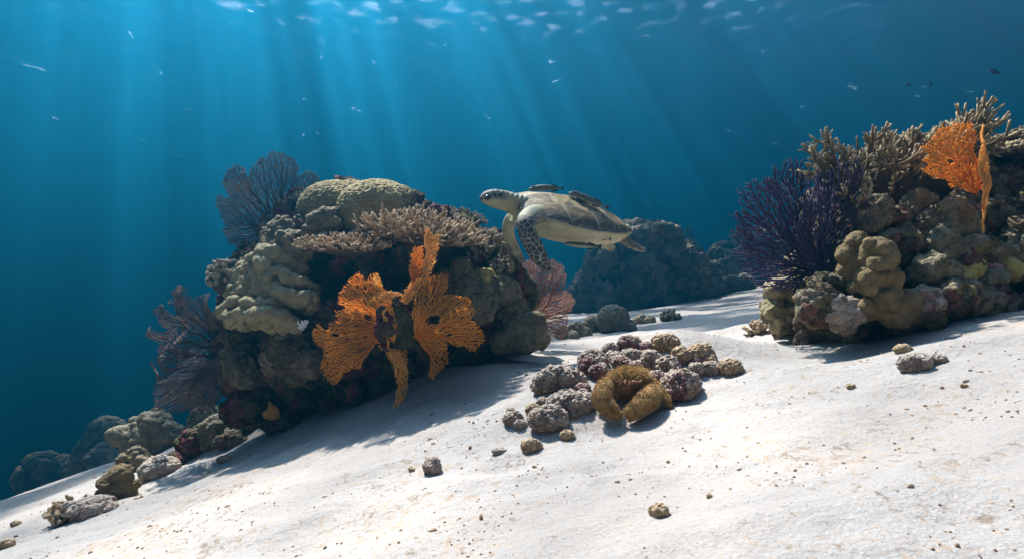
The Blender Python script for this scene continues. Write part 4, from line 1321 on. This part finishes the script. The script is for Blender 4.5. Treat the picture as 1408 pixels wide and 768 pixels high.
    parts.append(('head', loft('h', sec, 24)))
    # beak: a slight overhang of the upper jaw
    def flipper(path, n=26, face=(0, -1, 0)):
        """path rows: crop x, y, depth, half width px, half thickness m"""
        rows = np.array([[*TP(x, y, dy), wd * PX, tn] for x, y, dy, wd, tn in path])
        rows = resample(rows, n)
        out = []
        for i, v in enumerate(rows):
            d = rows[min(i + 1, n - 1), :3] - rows[max(i - 1, 0), :3]; d /= np.linalg.norm(d)
            fc = np.asarray(face, float); fc = fc - d * (fc @ d); fc /= np.linalg.norm(fc)
            ww = np.cross(d, fc)
            out.append((v[:3], ww * v[3], fc * v[4]))
        return loft('f', out, 20)
    parts.append(('near_flipper', flipper([(590,300,-.10,70,.05), (530,285,-.22,72,.045), (465,310,-.30,72,.036), (440,365,-.33,66,.027), (455,430,-.34,62,.020), (490,500,-.34,64,.017), (530,580,-.33,62,.015), (575,650,-.32,50,.013), (612,695,-.31,32,.011), (632,712,-.31,10,.008)], face=(-.35, -.9, .2))))
    parts.append(('far_flipper', flipper([(430,290,-.02,60,.045), (375,310,.05,60,.035), (330,345,.08,52,.027), (312,400,.09,50,.020), (325,470,.10,52,.016), (355,540,.10,50,.014), (395,600,.10,40,.012), (425,640,.10,24,.010), (440,655,.10,8,.008)], face=(.45, -.85, .1))))
    parts.append(('near_hind', flipper([(1040,440,.06,50,.035), (1110,445,.07,42,.026), (1170,475,.08,45,.020), (1230,515,.09,46,.016), (1285,545,.10,36,.013), (1325,562,.11,20,.010), (1345,570,.11,7,.008)], face=(.1, -.75, .65))))
    parts.append(('far_hind', flipper([(1000,440,.22,50,.03), (1030,480,.24,52,.022), (1060,515,.25,52,.016), (1090,545,.26,42,.013), (1105,562,.26,22,.010)], face=(.3, -.9, .2))))
    parts.append(('tail', flipper([(1120,420,.12,28,.02), (1165,425,.14,20,.016), (1205,440,.15,8,.008)])))
    VV, QQ, TT, n = [], [], [], 0
    for nm, (v, q_, t_) in parts:
        VV.append(v); QQ.append(q_ + n); TT.append(t_ + n); n += len(v)
    me = mesh_np('body', np.vstack(VV), [np.vstack(QQ), np.vstack(TT)])
    me = evaluated(me, [('REMESH', dict(mode='VOXEL', voxel_size=.0042)), ('SMOOTH', dict(factor=.5, iterations=3))])
    me.name = 'body'
    smooth_all(me)
    V = verts_of(me); N = normals_of(me)
    # which part a point of the skin belongs to
    own = np.zeros(len(V), int); bd = np.full(len(V), 9.0)
    for i, (nm, (v, q_, t_)) in enumerate(parts):
        kd = kdtree.KDTree(len(v))
        for j, c in enumerate(v): kd.insert(c, j)
        kd.balance()
        d = np.array([kd.find(p)[2] for p in V])
        m = d < bd; bd[m] = d[m]; own[m] = i
    xs = to[0] + 0 * V[:, 0]
    cxp = ((V[:, 0] / V[:, 1] * F + 704) - to[0]) * tk            # study pixel of each point, to lay out its markings
    cyp = ((384 - V[:, 2] / V[:, 1] * F) - to[1]) * tk
    names = [p_[0] for p_ in parts]
    is_ = lambda s_: own == names.index(s_)
    sc = np.zeros(len(V)); dark = np.zeros(len(V))
    facing = -N[:, 1]
    nz = fbm(V * 30, 3, 3)
    up_b = N @ UP
    sm = lambda x, a_, b_: np.clip((x - a_) / (b_ - a_), 0, 1)
    f_ = is_('near_flipper')
    sc[f_] = sm(cyp[f_], 285, 350) * sm(facing[f_], -.5, .1)
    h_ = is_('head')
    hl = np.array([hs[np.argmin(((hs[:, :3] - p) ** 2).sum(1)), 2] for p in V[h_]])
    rel = (V[h_][:, 2] - hl) / (62 * PX)
    sc[h_] = sm(rel, -.35, .05) * sm(cxp[h_], 330, 270)
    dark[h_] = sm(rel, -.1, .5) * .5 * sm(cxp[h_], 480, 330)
    r_ = is_('far_flipper')
    sc[r_] = sm(nz[r_] + sm(cyp[r_], 480, 640) * .9, .55, .75) * .7
    n_ = is_('near_hind')
    dark[n_] = sm(cxp[n_], 1090, 1150) * sm(nz[n_], -.9, .3)
    sc[n_] = sm(cxp[n_], 1150, 1200) * .5
    o_ = is_('far_hind')
    sc[o_] = sm(nz[o_] + sm(cyp[o_], 500, 560), .7, .9) * .6
    t0 = is_('torso')
    dark[t0] = sm(nz[t0], .35, .7) * .35
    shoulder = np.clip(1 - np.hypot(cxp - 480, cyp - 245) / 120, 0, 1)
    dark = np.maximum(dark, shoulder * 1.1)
    # creases of the neck and throat
    cre = np.sin((cxp + .4 * cyp) * .16) * np.exp(-((cxp - 390) / 70) ** 2) * (h_ | t0)
    V = V + N * (cre * .0022)[:, None]
    set_verts(me, V)
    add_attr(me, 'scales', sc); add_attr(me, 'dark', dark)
    m_ = NT('turtle_skin')
    co = m_.coord()
    skin = m_.ramp(m_.noise(co, 14, 5, .65), [(.3, (.29, .26, .14)), (.6, (.43, .40, .25)), (.8, (.50, .47, .33))])
    skin = m_.mix(m_.ramp(m_.noise(co, 24, 4, .7), [(.60, 0.0), (.74, .55)]), skin, (.26, .16, .06))
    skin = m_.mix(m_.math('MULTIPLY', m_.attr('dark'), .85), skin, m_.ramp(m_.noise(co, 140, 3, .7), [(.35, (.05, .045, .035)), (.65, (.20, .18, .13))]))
    wc = warp(m_, co, 20, .012)
    ed = m_.voro(wc, 46, 'DISTANCE_TO_EDGE')
    plate = m_.ramp(ed, [(.025, 0.0), (.07, 1.0)])
    scol = m_.mix(plate, (.33, .34, .29), m_.mix(m_.noise(co, 60, 4, .6), (.018, .018, .02), (.07, .065, .055)))
    colr = m_.mix(m_.attr('scales'), skin, scol)
    hgt = m_.math('MULTIPLY', plate, m_.attr('scales'))
    hgt = m_.math('ADD', hgt, m_.math('MULTIPLY', m_.noise(co, 130, 4, .7), .6))
    mskin = m_.finish(m_.principled(colr, .6, m_.bump(hgt, .5, .006), .3))
    put('body', me, mskin, TC, root)
    # eye
    ec = TP(168, 168, -.262)
    d = np.array((-.35, -1, .1)); d /= np.linalg.norm(d)
    ev = ICO3[0] * .0125
    meye = NT('eye'); meye = meye.finish(meye.principled((.012, .012, .014), .12, None, .6))
    kk = kdtree.KDTree(len(V))
    for j, c in enumerate(V): kk.insert(c, j)
    kk.balance()
    ej = kk.find(ec)[1]
    put('eye', mesh_np('eye', V[ej] + ev - N[ej] * .005, [ICO3[1]]), meye, TC, root)
    ej2 = kk.find(TP(178, 168, -.13))[1]
    put('eye', mesh_np('eye', V[ej2] + ev - N[ej2] * .005, [ICO3[1]]), meye, TC, root)
turtle()

# ------------------------------------------------------------------ remoras clinging to the turtle
def mat_remora():
    t = NT('remora')
    a = t.attr('belt')
    co = t.coord()
    col = t.ramp(a, [(0.0, (.05, .05, .045)), (.30, (.085, .085, .07)), (.42, (.24, .25, .19)), (.50, (.025, .025, .03)), (.60, (.025, .025, .03)), (.68, (.30, .31, .24)), (.85, (.30, .32, .24))])
    col = t.mix(.35, col, t.ramp(t.noise(co, 60, 3, .6), [(.3, .6), (.7, 1.2)]), 'MULTIPLY')
    return t.finish(t.principled(col, .45, None, .35))
M_REM = mat_remora()
def fish_body(pts, wid, hei, up, nsec=26, sides=18):
    """spindle along pts with half widths and half heights; returns V, Q, T and a back-to-belly value"""
    rows = resample(np.hstack([pts, np.c_[wid, hei]]), nsec)
    out = []
    for i, v in enumerate(rows):
        d = rows[min(i + 1, nsec - 1), :3] - rows[max(i - 1, 0), :3]; d /= np.linalg.norm(d)
        u = up - d * (up @ d); u /= np.linalg.norm(u)
        out.append((v[:3], np.cross(d, u) * v[3], u * v[4]))
    V, Q, T = loft('fish', out, sides)
    belt = np.concatenate([np.tile(.5 - .5 * np.sin(np.arange(sides) * 2 * np.pi / sides), nsec), [.5, .5]])
    return V, Q, T, belt

def fin(name, outline, nrm, th, mat, base, root):
    """thin solid fin from a ring of points"""
    o = np.asarray(outline, float); n = len(o)
    V = np.vstack([o + nrm * th, o - nrm * th])
    me = mesh_np(name, V, [np.arange(n)[None], (np.arange(n)[::-1] + n)[None], np.array([(i + n, (i + 1) % n + n, (i + 1) % n, i) for i in range(n)])], smooth=False)
    add_attr(me, 'belt', np.full(2 * n, .55))
    return put(name, me, mat, base, root)

def remora(pts, L, label, girth=1.0, up=(0, 0, 1.0), belly=False):
    pts = np.array(pts); up = np.asarray(up, float)
    root = empty('remora', pts[0])
    tag(root, label, 'remora', 'remoras riding with the turtle')
    w = L * .075 * girth * np.array([.25, .75, 1, 1.05, .95, .75, .5, .22, .16]); h = L * .07 * girth * np.array([.3, .75, .95, 1.05, 1.0, .8, .5, .24, .22])
    pp = resample(pts, 9)
    V, Q, T, belt = fish_body(pp, w, h, up)
    me = mesh_np('body', V, [Q, T]); add_attr(me, 'belt', belt)
    put('body', me, M_REM, pts[0], root)
    d = pp[-1] - pp[-2]; d /= np.linalg.norm(d)
    u = up - d * (up @ d); u /= np.linalg.norm(u)
    sd = np.cross(d, u)
    e = pp[-1]
    fin('tail_fin', [e - d * .02 * L + u * .015 * L, e + d * .08 * L + u * .075 * L, e + d * .10 * L + u * .06 * L, e + d * .055 * L, e + d * .10 * L - u * .06 * L, e + d * .08 * L - u * .075 * L, e - d * .02 * L - u * .015 * L], sd, .0012, M_REM, pts[0], root)
    m = pp[5]; dm = pp[6] - pp[5]; dm /= np.linalg.norm(dm); um = up - dm * (up @ dm); um /= np.linalg.norm(um)
    hh = L * .055 * girth
    fin('dorsal_fin', [m + um * hh * .9 - dm * .06 * L, m + um * (hh + .045 * L) - dm * .01 * L, m + um * (hh * .8 + .02 * L) + dm * .14 * L, m + um * hh * .5 + dm * .18 * L, m + um * hh * .6], np.cross(dm, um), .001, M_REM, pts[0], root)
    fin('anal_fin', [m - um * hh * .9 - dm * .06 * L, m - um * (hh + .045 * L) - dm * .01 * L, m - um * (hh * .8 + .02 * L) + dm * .14 * L, m - um * hh * .5 + dm * .18 * L, m - um * hh * .6], np.cross(dm, um), .001, M_REM, pts[0], root)
    m = pp[2]; sgn = -1 if sd[1] > 0 else 1
    s2 = sd * sgn
    fin('pectoral_fin', [m + s2 * L * .06 * girth, m + s2 * L * .085 * girth + dm * .05 * L + um * .01 * L, m + s2 * L * .08 * girth + dm * .12 * L, m + s2 * L * .06 * girth + dm * .06 * L - um * .012 * L], um, .0008, M_REM, pts[0], root)
    # sucker disc on the crown of the head
    dv = ICO3[0] * np.array([.10, .045, .010]) * L
    h0 = pp[1]; dh = pp[2] - pp[0]; dh /= np.linalg.norm(dh); uh = up - dh * (up @ dh); uh /= np.linalg.norm(uh)
    W = np.stack([dh, np.cross(uh, dh), uh], 0)
    me = mesh_np('sucker_disc', h0 + dh * .02 * L + uh * L * .058 * girth + dv @ W, [ICO3[1]]); add_attr(me, 'belt', np.full(len(dv), .35))
    put('sucker_disc', me, M_REM, pts[0], root)
remora([TP(472,112,-.02), TP(530,96,-.02), TP(590,92,-.01), TP(650,100,0), TP(690,106,.0), TP(712,104,.0)], 250 * PX, 'grey striped remora lying along the front top of the turtle shell', 1.25)
remora([TP(770,138,-.06), TP(840,148,-.06), TP(900,176,-.05), TP(960,205,-.04), TP(1010,230,-.03), TP(1045,238,-.03)], 300 * PX, 'dark striped remora slanting down the rear of the turtle shell', 1.2, up=(.35, -.2, 1))
remora([TP(732,514,-.12), TP(790,516,-.12), TP(860,522,-.12), TP(920,530,-.12), TP(965,536,-.12), TP(992,540,-.12)], 265 * PX, 'pale remora with a black side stripe swimming under the turtle belly', 1.05, up=(0, .1, 1))
remora([TP(905,452,-.08), TP(950,462,-.07), TP(1000,474,-.06), TP(1040,476,-.06), TP(1070,480,-.06)], 180 * PX, 'thin dark remora clinging beneath the rear of the turtle', .75, up=(0, .3, 1))

# ------------------------------------------------------------------ small dark fish
M_FISH = NT('dark_fish'); M_FISH = M_FISH.finish(M_FISH.principled((.02, .02, .03), .5, None, .3))
def fish(u, v, y, L, ang, label, fat=1.0):
    c = P(u, v, y); d = np.array((-math.cos(ang), .25, math.sin(ang))); d /= np.linalg.norm(d)
    up = np.array((0, 0, 1.0)); up = up - d * (up @ d); up /= np.linalg.norm(up); sd = np.cross(d, up)
    root = empty('fish', c); tag(root, label, 'fish', 'small dark fish over the right reef')
    pts = c + np.multiply.outer(np.linspace(.45, -.36, 7) * L, d)
    V, Q, T, b = fish_body(pts, L * .07 * np.array([.15, .7, 1, 1, .8, .45, .2]), L * .17 * fat * np.array([.15, .7, 1, 1, .8, .45, .22]), up, 18, 14)
    me = mesh_np('body', V, [Q, T]); add_attr(me, 'belt', b); put('body', me, M_FISH, c, root)
    e = pts[-1]
    fin('tail_fin', [e + d * .03 * L + up * .03 * L, e - d * .10 * L + up * .14 * L, e - d * .16 * L + up * .13 * L, e - d * .09 * L, e - d * .16 * L - up * .13 * L, e - d * .10 * L - up * .14 * L, e + d * .03 * L - up * .03 * L], sd, .001, M_FISH, c, root)
    fin('dorsal_fin', [c + d * .15 * L + up * .13 * L * fat, c - d * .02 * L + up * .24 * L * fat, c - d * .24 * L + up * .17 * L * fat, c - d * .26 * L + up * .06 * L, c + up * .1 * L], sd, .001, M_FISH, c, root)
    fin('anal_fin', [c - d * .02 * L - up * .14 * L * fat, c - d * .14 * L - up * .22 * L * fat, c - d * .26 * L - up * .15 * L * fat, c - d * .26 * L - up * .05 * L, c - up * .1 * L], sd, .001, M_FISH, c, root)
fish(1368, 99, 6.0, 22 / F * 6.0, R(188), 'larger dark fish near the right picture edge above the reef', .8)
fish(1280, 115, 6.5, 11 / F * 6.5, R(230), 'small dark fish tilting upward beside the other small one', 1.1)
fish(1250, 117, 6.5, 10 / F * 6.5, R(195), 'small dark fish leftmost above the staghorn coral', 1.1)
# ------------------------------------------------------------------ rubble mound on the sand with the hairy crab
ck, cko = 3.911, (670, 440)
CB = hit(862, 580)
CY = CB[1] + .075
cpx = CY / F / ck
def CP(x, y, dy=0.0):
    return P(cko[0] + x / ck, cko[1] + y / ck, CY + dy)
GRUB = 'coral rubble heaped around the crab'
def rubble(x, y, rx, ry, dy, mat, label, seed, n=7, group=GRUB, name='coral_rubble', cat='rubble', fr=3.6, amp=.24, sink=0.0):
    g = np.random.default_rng(seed)
    h_ = hit(cko[0] + x / ck, cko[1] + (y + ry * .5) / ck)
    yy = h_[1]; s = yy / F / ck
    c = h_ + np.array((0, 0, ry * s * .5)); gzc = h_[2]
    q = min(rx, ry) * s
    e = [(c, (rx * s * 1.0, q * 1.1, ry * s * .9), None)]
    for i in range(n):
        a, b = g.uniform(0, 6.28), g.uniform(-.9, .5)
        e.append((c + np.array((math.cos(a) * rx * s * .62, b * q * .7, math.sin(a) * ry * s * .62)), q * g.uniform(.28, .55), None))
    rock(name, e, max(.002, q * .05), [('warp', 1.6 / q, .16 * q), ('knob', fr / q, amp * q * .8), ('knob', fr * 2.5 / q, amp * q * .6), ('fbm', 8 / q, .08 * q)], mat, np.array((c[0], c[1], gzc)), label, cat, group, 2, seed, kind='thing')
for k, a in enumerate([
    (565, 235, 72, 62, .10, M_RUBBLE, 'large maroon and pink rubble lump behind the left claw of the crab'),
    (600, 280, 50, 42, .06, M_RUBBLE, 'dark red rubble lump touching the crab on its left'),
    (765, 130, 62, 42, .24, M_RUBBLE, 'pinkish white rubble lump at the top of the heap'),
    (665, 165, 42, 36, .24, M_RUBDUST, 'sandy grey rubble lump at the upper left of the heap'),
    (775, 200, 62, 40, .16, M_RUBDUST, 'broad pale rubble lump in the middle above the crab'),
    (855, 150, 30, 27, .22, M_RUBBLE, 'small dark red rubble lump beside the tan one'),
    (960, 130, 66, 48, .24, M_TAN, 'orange-tan knobby rubble lump at the top right of the heap'),
    (882, 222, 52, 50, .14, M_RUBDUST, 'pale grey rubble lump right above the crab hair'),
    (800, 258, 38, 32, .08, M_RUBBLE, 'pink rubble knob directly over the crab'),
    (722, 235, 44, 38, .12, M_RUBBLE, 'maroon rubble lump tucked between the pale ones'),
    (1045, 195, 44, 46, .22, M_TAN, 'brown rounded rubble lump right of the orange-tan one'),
    (1145, 185, 68, 48, .24, M_TAN, 'wide tan rubble lump at the right of the heap'),
    (1190, 225, 42, 36, .18, M_TAN, 'smooth tan rubble lump in front of the wide tan one'),
    (1205, 268, 44, 38, .14, M_RUBDUST, 'sandy rubble lump low at the right of the heap'),
    (1308, 255, 54, 44, .14, M_TAN, 'lone tan rubble lump at the right end of the heap'),
    (965, 262, 62, 52, .10, M_RUBDUST, 'sand-dusted rubble lump behind the crab right legs'),
    (1040, 355, 88, 82, .03, M_RUBBLE, 'largest pink and white rubble lump right of the crab'),
    (915, 320, 42, 46, .06, M_RUBBLE, 'dusky rubble lump against the right shoulder of the crab'),
    (1125, 272, 42, 34, .12, M_RUBDUST, 'small sandy rubble lump over the largest pink one'),
    (512, 370, 40, 27, .0, M_RUBBLE, 'smooth pinkish rubble finger left of the crab'),
    (505, 405, 26, 20, -.02, M_RUBBLE, 'tiny pink rubble knob below the pinkish finger'),
    (395, 320, 128, 66, .06, M_RUBDUST, 'broad sand-covered dead coral mound left of the crab'),
    (300, 350, 52, 56, .05, M_RUBDUST, 'shaded left end of the sand-covered coral mound'),
    (445, 450, 110, 62, -.04, M_RUBDUST, 'pale knobby mound of dead coral in front left of the crab'),
    (330, 535, 100, 66, -.12, M_RUBDUST, 'lowest knobby dead coral mound with a shaded lower edge'),
    (545, 440, 50, 36, -.02, M_RUBDUST, 'low sandy rubble beside the left claw'),
    (248, 485, 36, 34, -.04, M_TAN, 'small upright brown rubble piece at the left of the lowest mound'),
    (138, 535, 50, 38, -.07, M_RUBDUST, 'low crumbly rubble piece left of the lowest mound'),
    (125, 492, 20, 19, -.04, M_RUBDUST, 'little round rubble knob at the far left of the heap'),
    (178, 562, 34, 24, -.09, M_RUBDUST, 'small pale rubble crumb in front of the crumbly piece'),
    (430, 625, 36, 28, -.20, M_TAN, 'single brown rubble lump on the open sand before the mound'),
    (238, 680, 54, 34, -.27, M_TAN, 'squat brown rubble piece lying alone on the sand')]):
    rubble(*a, seed=200 + k, n=9 if a[2] > 60 else 6)

g3 = np.random.default_rng(91)
for k in range(64):
    cx_, cy_, ax_, ay_ = ((790, 235, 230, 90), (1090, 260, 170, 80), (400, 430, 190, 140), (960, 330, 130, 90))[k % 4]
    a_ = g3.uniform(0, 6.28); b_ = math.sqrt(g3.uniform(0, 1))
    px_, py_ = cx_ + ax_ * b_ * math.cos(a_), cy_ + ay_ * b_ * math.sin(a_)
    if 590 < px_ < 985 and py_ > 290: continue
    r_ = g3.uniform(13, 30)
    rubble(px_, py_, r_ * g3.uniform(.9, 1.5), r_, 0, (M_RUBDUST, M_RUBBLE, M_RUBDUST, M_TAN)[k % 4], 'small sand-dusted rubble bit wedged between the larger lumps of the heap', 400 + k, n=5, group='small rubble bits in the heap around the crab')

def stray(u, v, w, h, mat, label, seed, n=6):
    o = ground_rock(u, v, w, h, mat, label, 'rubble', seed, 'coral_rubble', n=n, fr=2.6, group='stray rubble on the sand')
    o['kind'] = 'thing'
stray(595, 648, 28, 30, M_RUBDUST, 'upright knobby rubble piece alone on the sand left of centre', 301)
stray(907, 708, 32, 24, M_TAN, 'brown rubble nugget alone on the near sand', 302)
stray(1258, 506, 54, 30, M_RUBDUST, 'largest grey rubble piece on the open sand below the right reef', 303, 9)
stray(1286, 498, 38, 18, M_RUBDUST, 'flat sandy rubble tail touching the right end of the largest grey piece', 304)
stray(1242, 484, 30, 16, M_TAN, 'crumbly tan rubble just behind the largest grey piece', 305)
stray(1170, 533, 15, 9, M_TAN, 'tiny tan pebble on the sand below the right reef', 306)
stray(686, 622, 26, 10, M_RUBDUST, 'low crumb of yellowish rubble near the squat brown piece', 307)
stray(566, 648, 11, 8, M_TAN, 'tiny brown pebble left of the upright rubble piece', 308)
stray(975, 684, 10, 10, M_TAN, 'tiny brown pebble right of the brown nugget', 309)
stray(22, 722, 16, 10, M_TAN, 'small brown pebble at the lower left edge of the sand', 310)
stray(10, 752, 22, 18, M_TAN, 'brown rubble crumb at the left picture edge', 311)
stray(310, 633, 30, 10, M_TAN, 'flat brown rubble patch at the edge of the reef shadow', 312)
stray(1325, 532, 12, 8, M_TAN, 'small brown pebble right of the largest grey rubble piece', 313)
stray(735, 643, 8, 6, M_TAN, 'tiny tan pebble just below the squat brown rubble', 314)
g2 = np.random.default_rng(77)
# crumbs strewn over the sand: too many to count
def crumbs():
    V, T, n = [], [], 0
    for i in range(9000):
        y = .75 * math.exp(g2.uniform(0, 2.3)); x = g2.uniform(-1.0, 1.0) * y
        if vnoise(np.array([[x * 2.6, y * 2.6, 0]]), 5)[0] + .45 * vnoise(np.array([[x * 9, y * 9, 2]]), 6)[0] < g2.uniform(-.15, .55): continue
        r = g2.uniform(.0011, .0030) * (1 + .25 * y) * (2.0 if g2.random() < .06 else 1)
        v = ICO2[0] * r * g2.uniform(.5, 1.3, 3)
        v = v * (1 + .3 * vnoise(ICO2[0] * 2 + i, 3))[:, None]
        V.append(v + (x, y, 0)); T.append(ICO2[1] + n); n += len(v)
    V = np.vstack(V)
    cen = np.array([v for v in V])
    nv = len(ICO2[0])
    xy = V.reshape(-1, nv, 3).mean(1)
    zz = ground(xy[:, 0], xy[:, 1])
    V = V.reshape(-1, nv, 3); V[:, :, 2] += zz[:, None]
    me = mesh_np('shell_grit', V.reshape(-1, 3), [np.vstack(T)])
    t = NT('shell_grit')
    col = t.ramp(t.noise(t.coord(), 14, 3, .6), [(.35, (.13, .085, .055)), (.5, (.28, .18, .12)), (.62, (.45, .36, .28))])
    o = link_mesh('shell_grit', me, t.finish(t.principled(col, .9)))
    tag(o, kind='stuff')
crumbs()

def marine_snow():
    V, T = [], []
    g = np.random.default_rng(12)
    for i in range(110):
        y = g.uniform(1.2, 5.5); c = P(g.uniform(0, 1408), g.uniform(20, 420), y)
        if c[2] < gz(c[0], c[1]) + .1: continue
        V.append(ICO2[0] * g.uniform(.0008, .0018, 3) * (y / 3) + c); T.append(ICO2[1] + len(ICO2[0]) * len(T))
    t = NT('marine_snow')
    o = link_mesh('marine_snow', mesh_np('marine_snow', np.vstack(V), [np.vstack(T)]), t.finish(t.principled((.45, .45, .42), .9)))
    tag(o, kind='stuff')
marine_snow()

# ------------------------------------------------------------------ the hairy crab
def crab():
    root = empty('crab', CB)
    tag(root, 'furry golden brown crab crouching in front of the rubble with claws folded down', 'crab', None)
    s = cpx
    def C(x, y, dy=0.0): return CP(x, y, dy)
    e = [(C(765, 345, .065), (138 * s, 85 * s, 68 * s), None), (C(765, 316, .035), (108 * s, 70 * s, 50 * s), None), (C(735, 362, .015), (46 * s, 46 * s, 36 * s), None), (C(750, 410, .10), (105 * s, 60 * s, 75 * s), None)]
    def chain(pts, n=14):
        rows = resample(np.array([[*C(x, y, dy), r * s] for x, y, dy, r in pts]), n)
        for v in rows: e.append((v[:3], v[3], None))
    chain([(640,350,.02,40),(618,385,-.03,44),(616,430,-.06,45),(638,470,-.075,37)])          # left arm and claw hand
    chain([(640,470,-.075,36),(668,498,-.08,26),(695,515,-.08,17),(716,528,-.08,8)])             # left claw finger
    chain([(655,455,-.075,26),(690,488,-.085,18),(718,505,-.085,9)])
    chain([(872,370,.02,42),(884,400,-.03,50),(856,435,-.07,53),(814,470,-.085,42)])            # right arm and claw hand
    chain([(812,470,-.085,44),(788,498,-.09,32),(775,520,-.09,20),(768,538,-.09,9)])             # right claw fingers
    chain([(800,460,-.085,28),(762,485,-.095,20),(738,505,-.095,10)])
    chain([(890,345,.04,30),(930,375,.01,24),(960,420,-.02,19),(980,462,-.03,13),(990,488,-.03,7)], 18)  # right legs
    chain([(870,400,.03,26),(912,440,.0,21),(900,480,-.02,15),(880,500,-.03,9)], 14)
    chain([(640,340,.05,28),(598,365,.03,23),(588,415,.0,18),(600,465,-.01,12)], 16)           # left legs
    me = blob('body', e, .0024, 3)
    me = rough(me, [('fbm', 40, .004), ('knob', 130, .0022)])
    t = NT('crab_skin')
    co = t.coord()
    col = t.ramp(t.noise(co, 45, 5, .7), [(.3, (.13, .055, .015)), (.55, (.34, .18, .05)), (.75, (.48, .30, .11))])
    col = t.mix(t.ramp(t.noise(co, 130, 3, .7), [(.62, 0.0), (.70, .8)]), col, (.62, .52, .36))
    mskin = t.finish(t.principled(col, .75, t.bump(t.noise(co, 160, 4, .7), .8, .004), .25))
    Vb, Nb = verts_of(me), normals_of(me)
    put('body', me, mskin, CB, root)
    # fur: tapered bristles, longest along the crest of the back
    tb = Tubes()
    g = np.random.default_rng(4)
    idx = g.permutation(len(Vb))[:14000]
    xs = ((Vb[:, 0] / Vb[:, 1] * F + 704) - cko[0]) * ck; ys = ((384 - Vb[:, 2] / Vb[:, 1] * F) - cko[1]) * ck
    for i in idx:
        if Nb[i, 1] > .45 or Nb[i, 2] < -.75: continue
        crest = math.exp(-((xs[i] - 770) / 120) ** 2 - ((ys[i] - 288) / 34) ** 2)
        l = (.0075 + .018 * crest) * g.uniform(.6, 1.3)
        d = Nb[i] * .8 + np.array((0, -.25, .15 if crest > .2 else -.45)) + g.normal(0, .22, 3)
        q = curve_pts(Vb[i], d, l, 3, (0, 0, -.5), .05)
        tb.add(q, np.array([.0008, .0006, .00015]), 3, [min(1, .3 + crest), min(1, .5 + crest), 1])
    t = NT('crab_fur')
    fcol = t.ramp(t.attr('tip'), [(0.2, (.24, .125, .04)), (1.0, (.55, .38, .16))])
    fcol = t.mix(.9, fcol, t.ramp(t.noise(t.coord(), 55, 4, .7), [(.35, .35), (.65, 1.25)]), 'MULTIPLY')
    put('fur', tb.mesh('fur'), t.finish(t.principled(fcol, .7, None, .2)), CB, root)
    # mouth parts, eyes on stalks, feelers
    mred = NT('crab_mouth'); mred = mred.finish(mred.principled((.22, .07, .035), .5, None, .4))
    tb = Tubes()
    for k in range(7):
        x = 700 + k * 22
        tb.add(curve_pts(C(x, 322 + 5 * (k % 2), -.055), (g.normal(0, .3) + (740 - x) * .012, -.6, -.5), .018, 5, (0, .3, -.4), .1), np.array([.0026, .0026, .002, .0015, .0008]), 6)
    put('mouthparts', tb.mesh('mouthparts'), mred, CB, root)
    meye = NT('crab_eye'); meye = meye.finish(meye.principled((.01, .008, .008), .15, None, .6))
    for x in (712, 806):
        tb = Tubes(); p0 = C(x, 332, -.045)
        q = curve_pts(p0, (0, -.8, .45), .016, 4)
        tb.add(q, np.array([.003, .0028, .0026, .0026]), 8)
        st = put('eye_stalk', tb.mesh('eye_stalk'), mred, CB, root)
        ey = mesh_np('eye', q[-1] + ICO3[0] * .0036 - CB, [ICO3[1]])
        eo = link_mesh('eye', ey, meye); eo.parent = st
    for sx_ in (-1, 1):
        tb = Tubes()
        q = curve_pts(C(755 + sx_ * 20, 328, -.06), (sx_ * .8, -.5, .15), .035, 8, (sx_ * .2, 0, -.3), .05)
        tb.add(q, np.linspace(.0013, .0004, 8), 5)
        put('feeler', tb.mesh('feeler'), mred, CB, root)
crab()
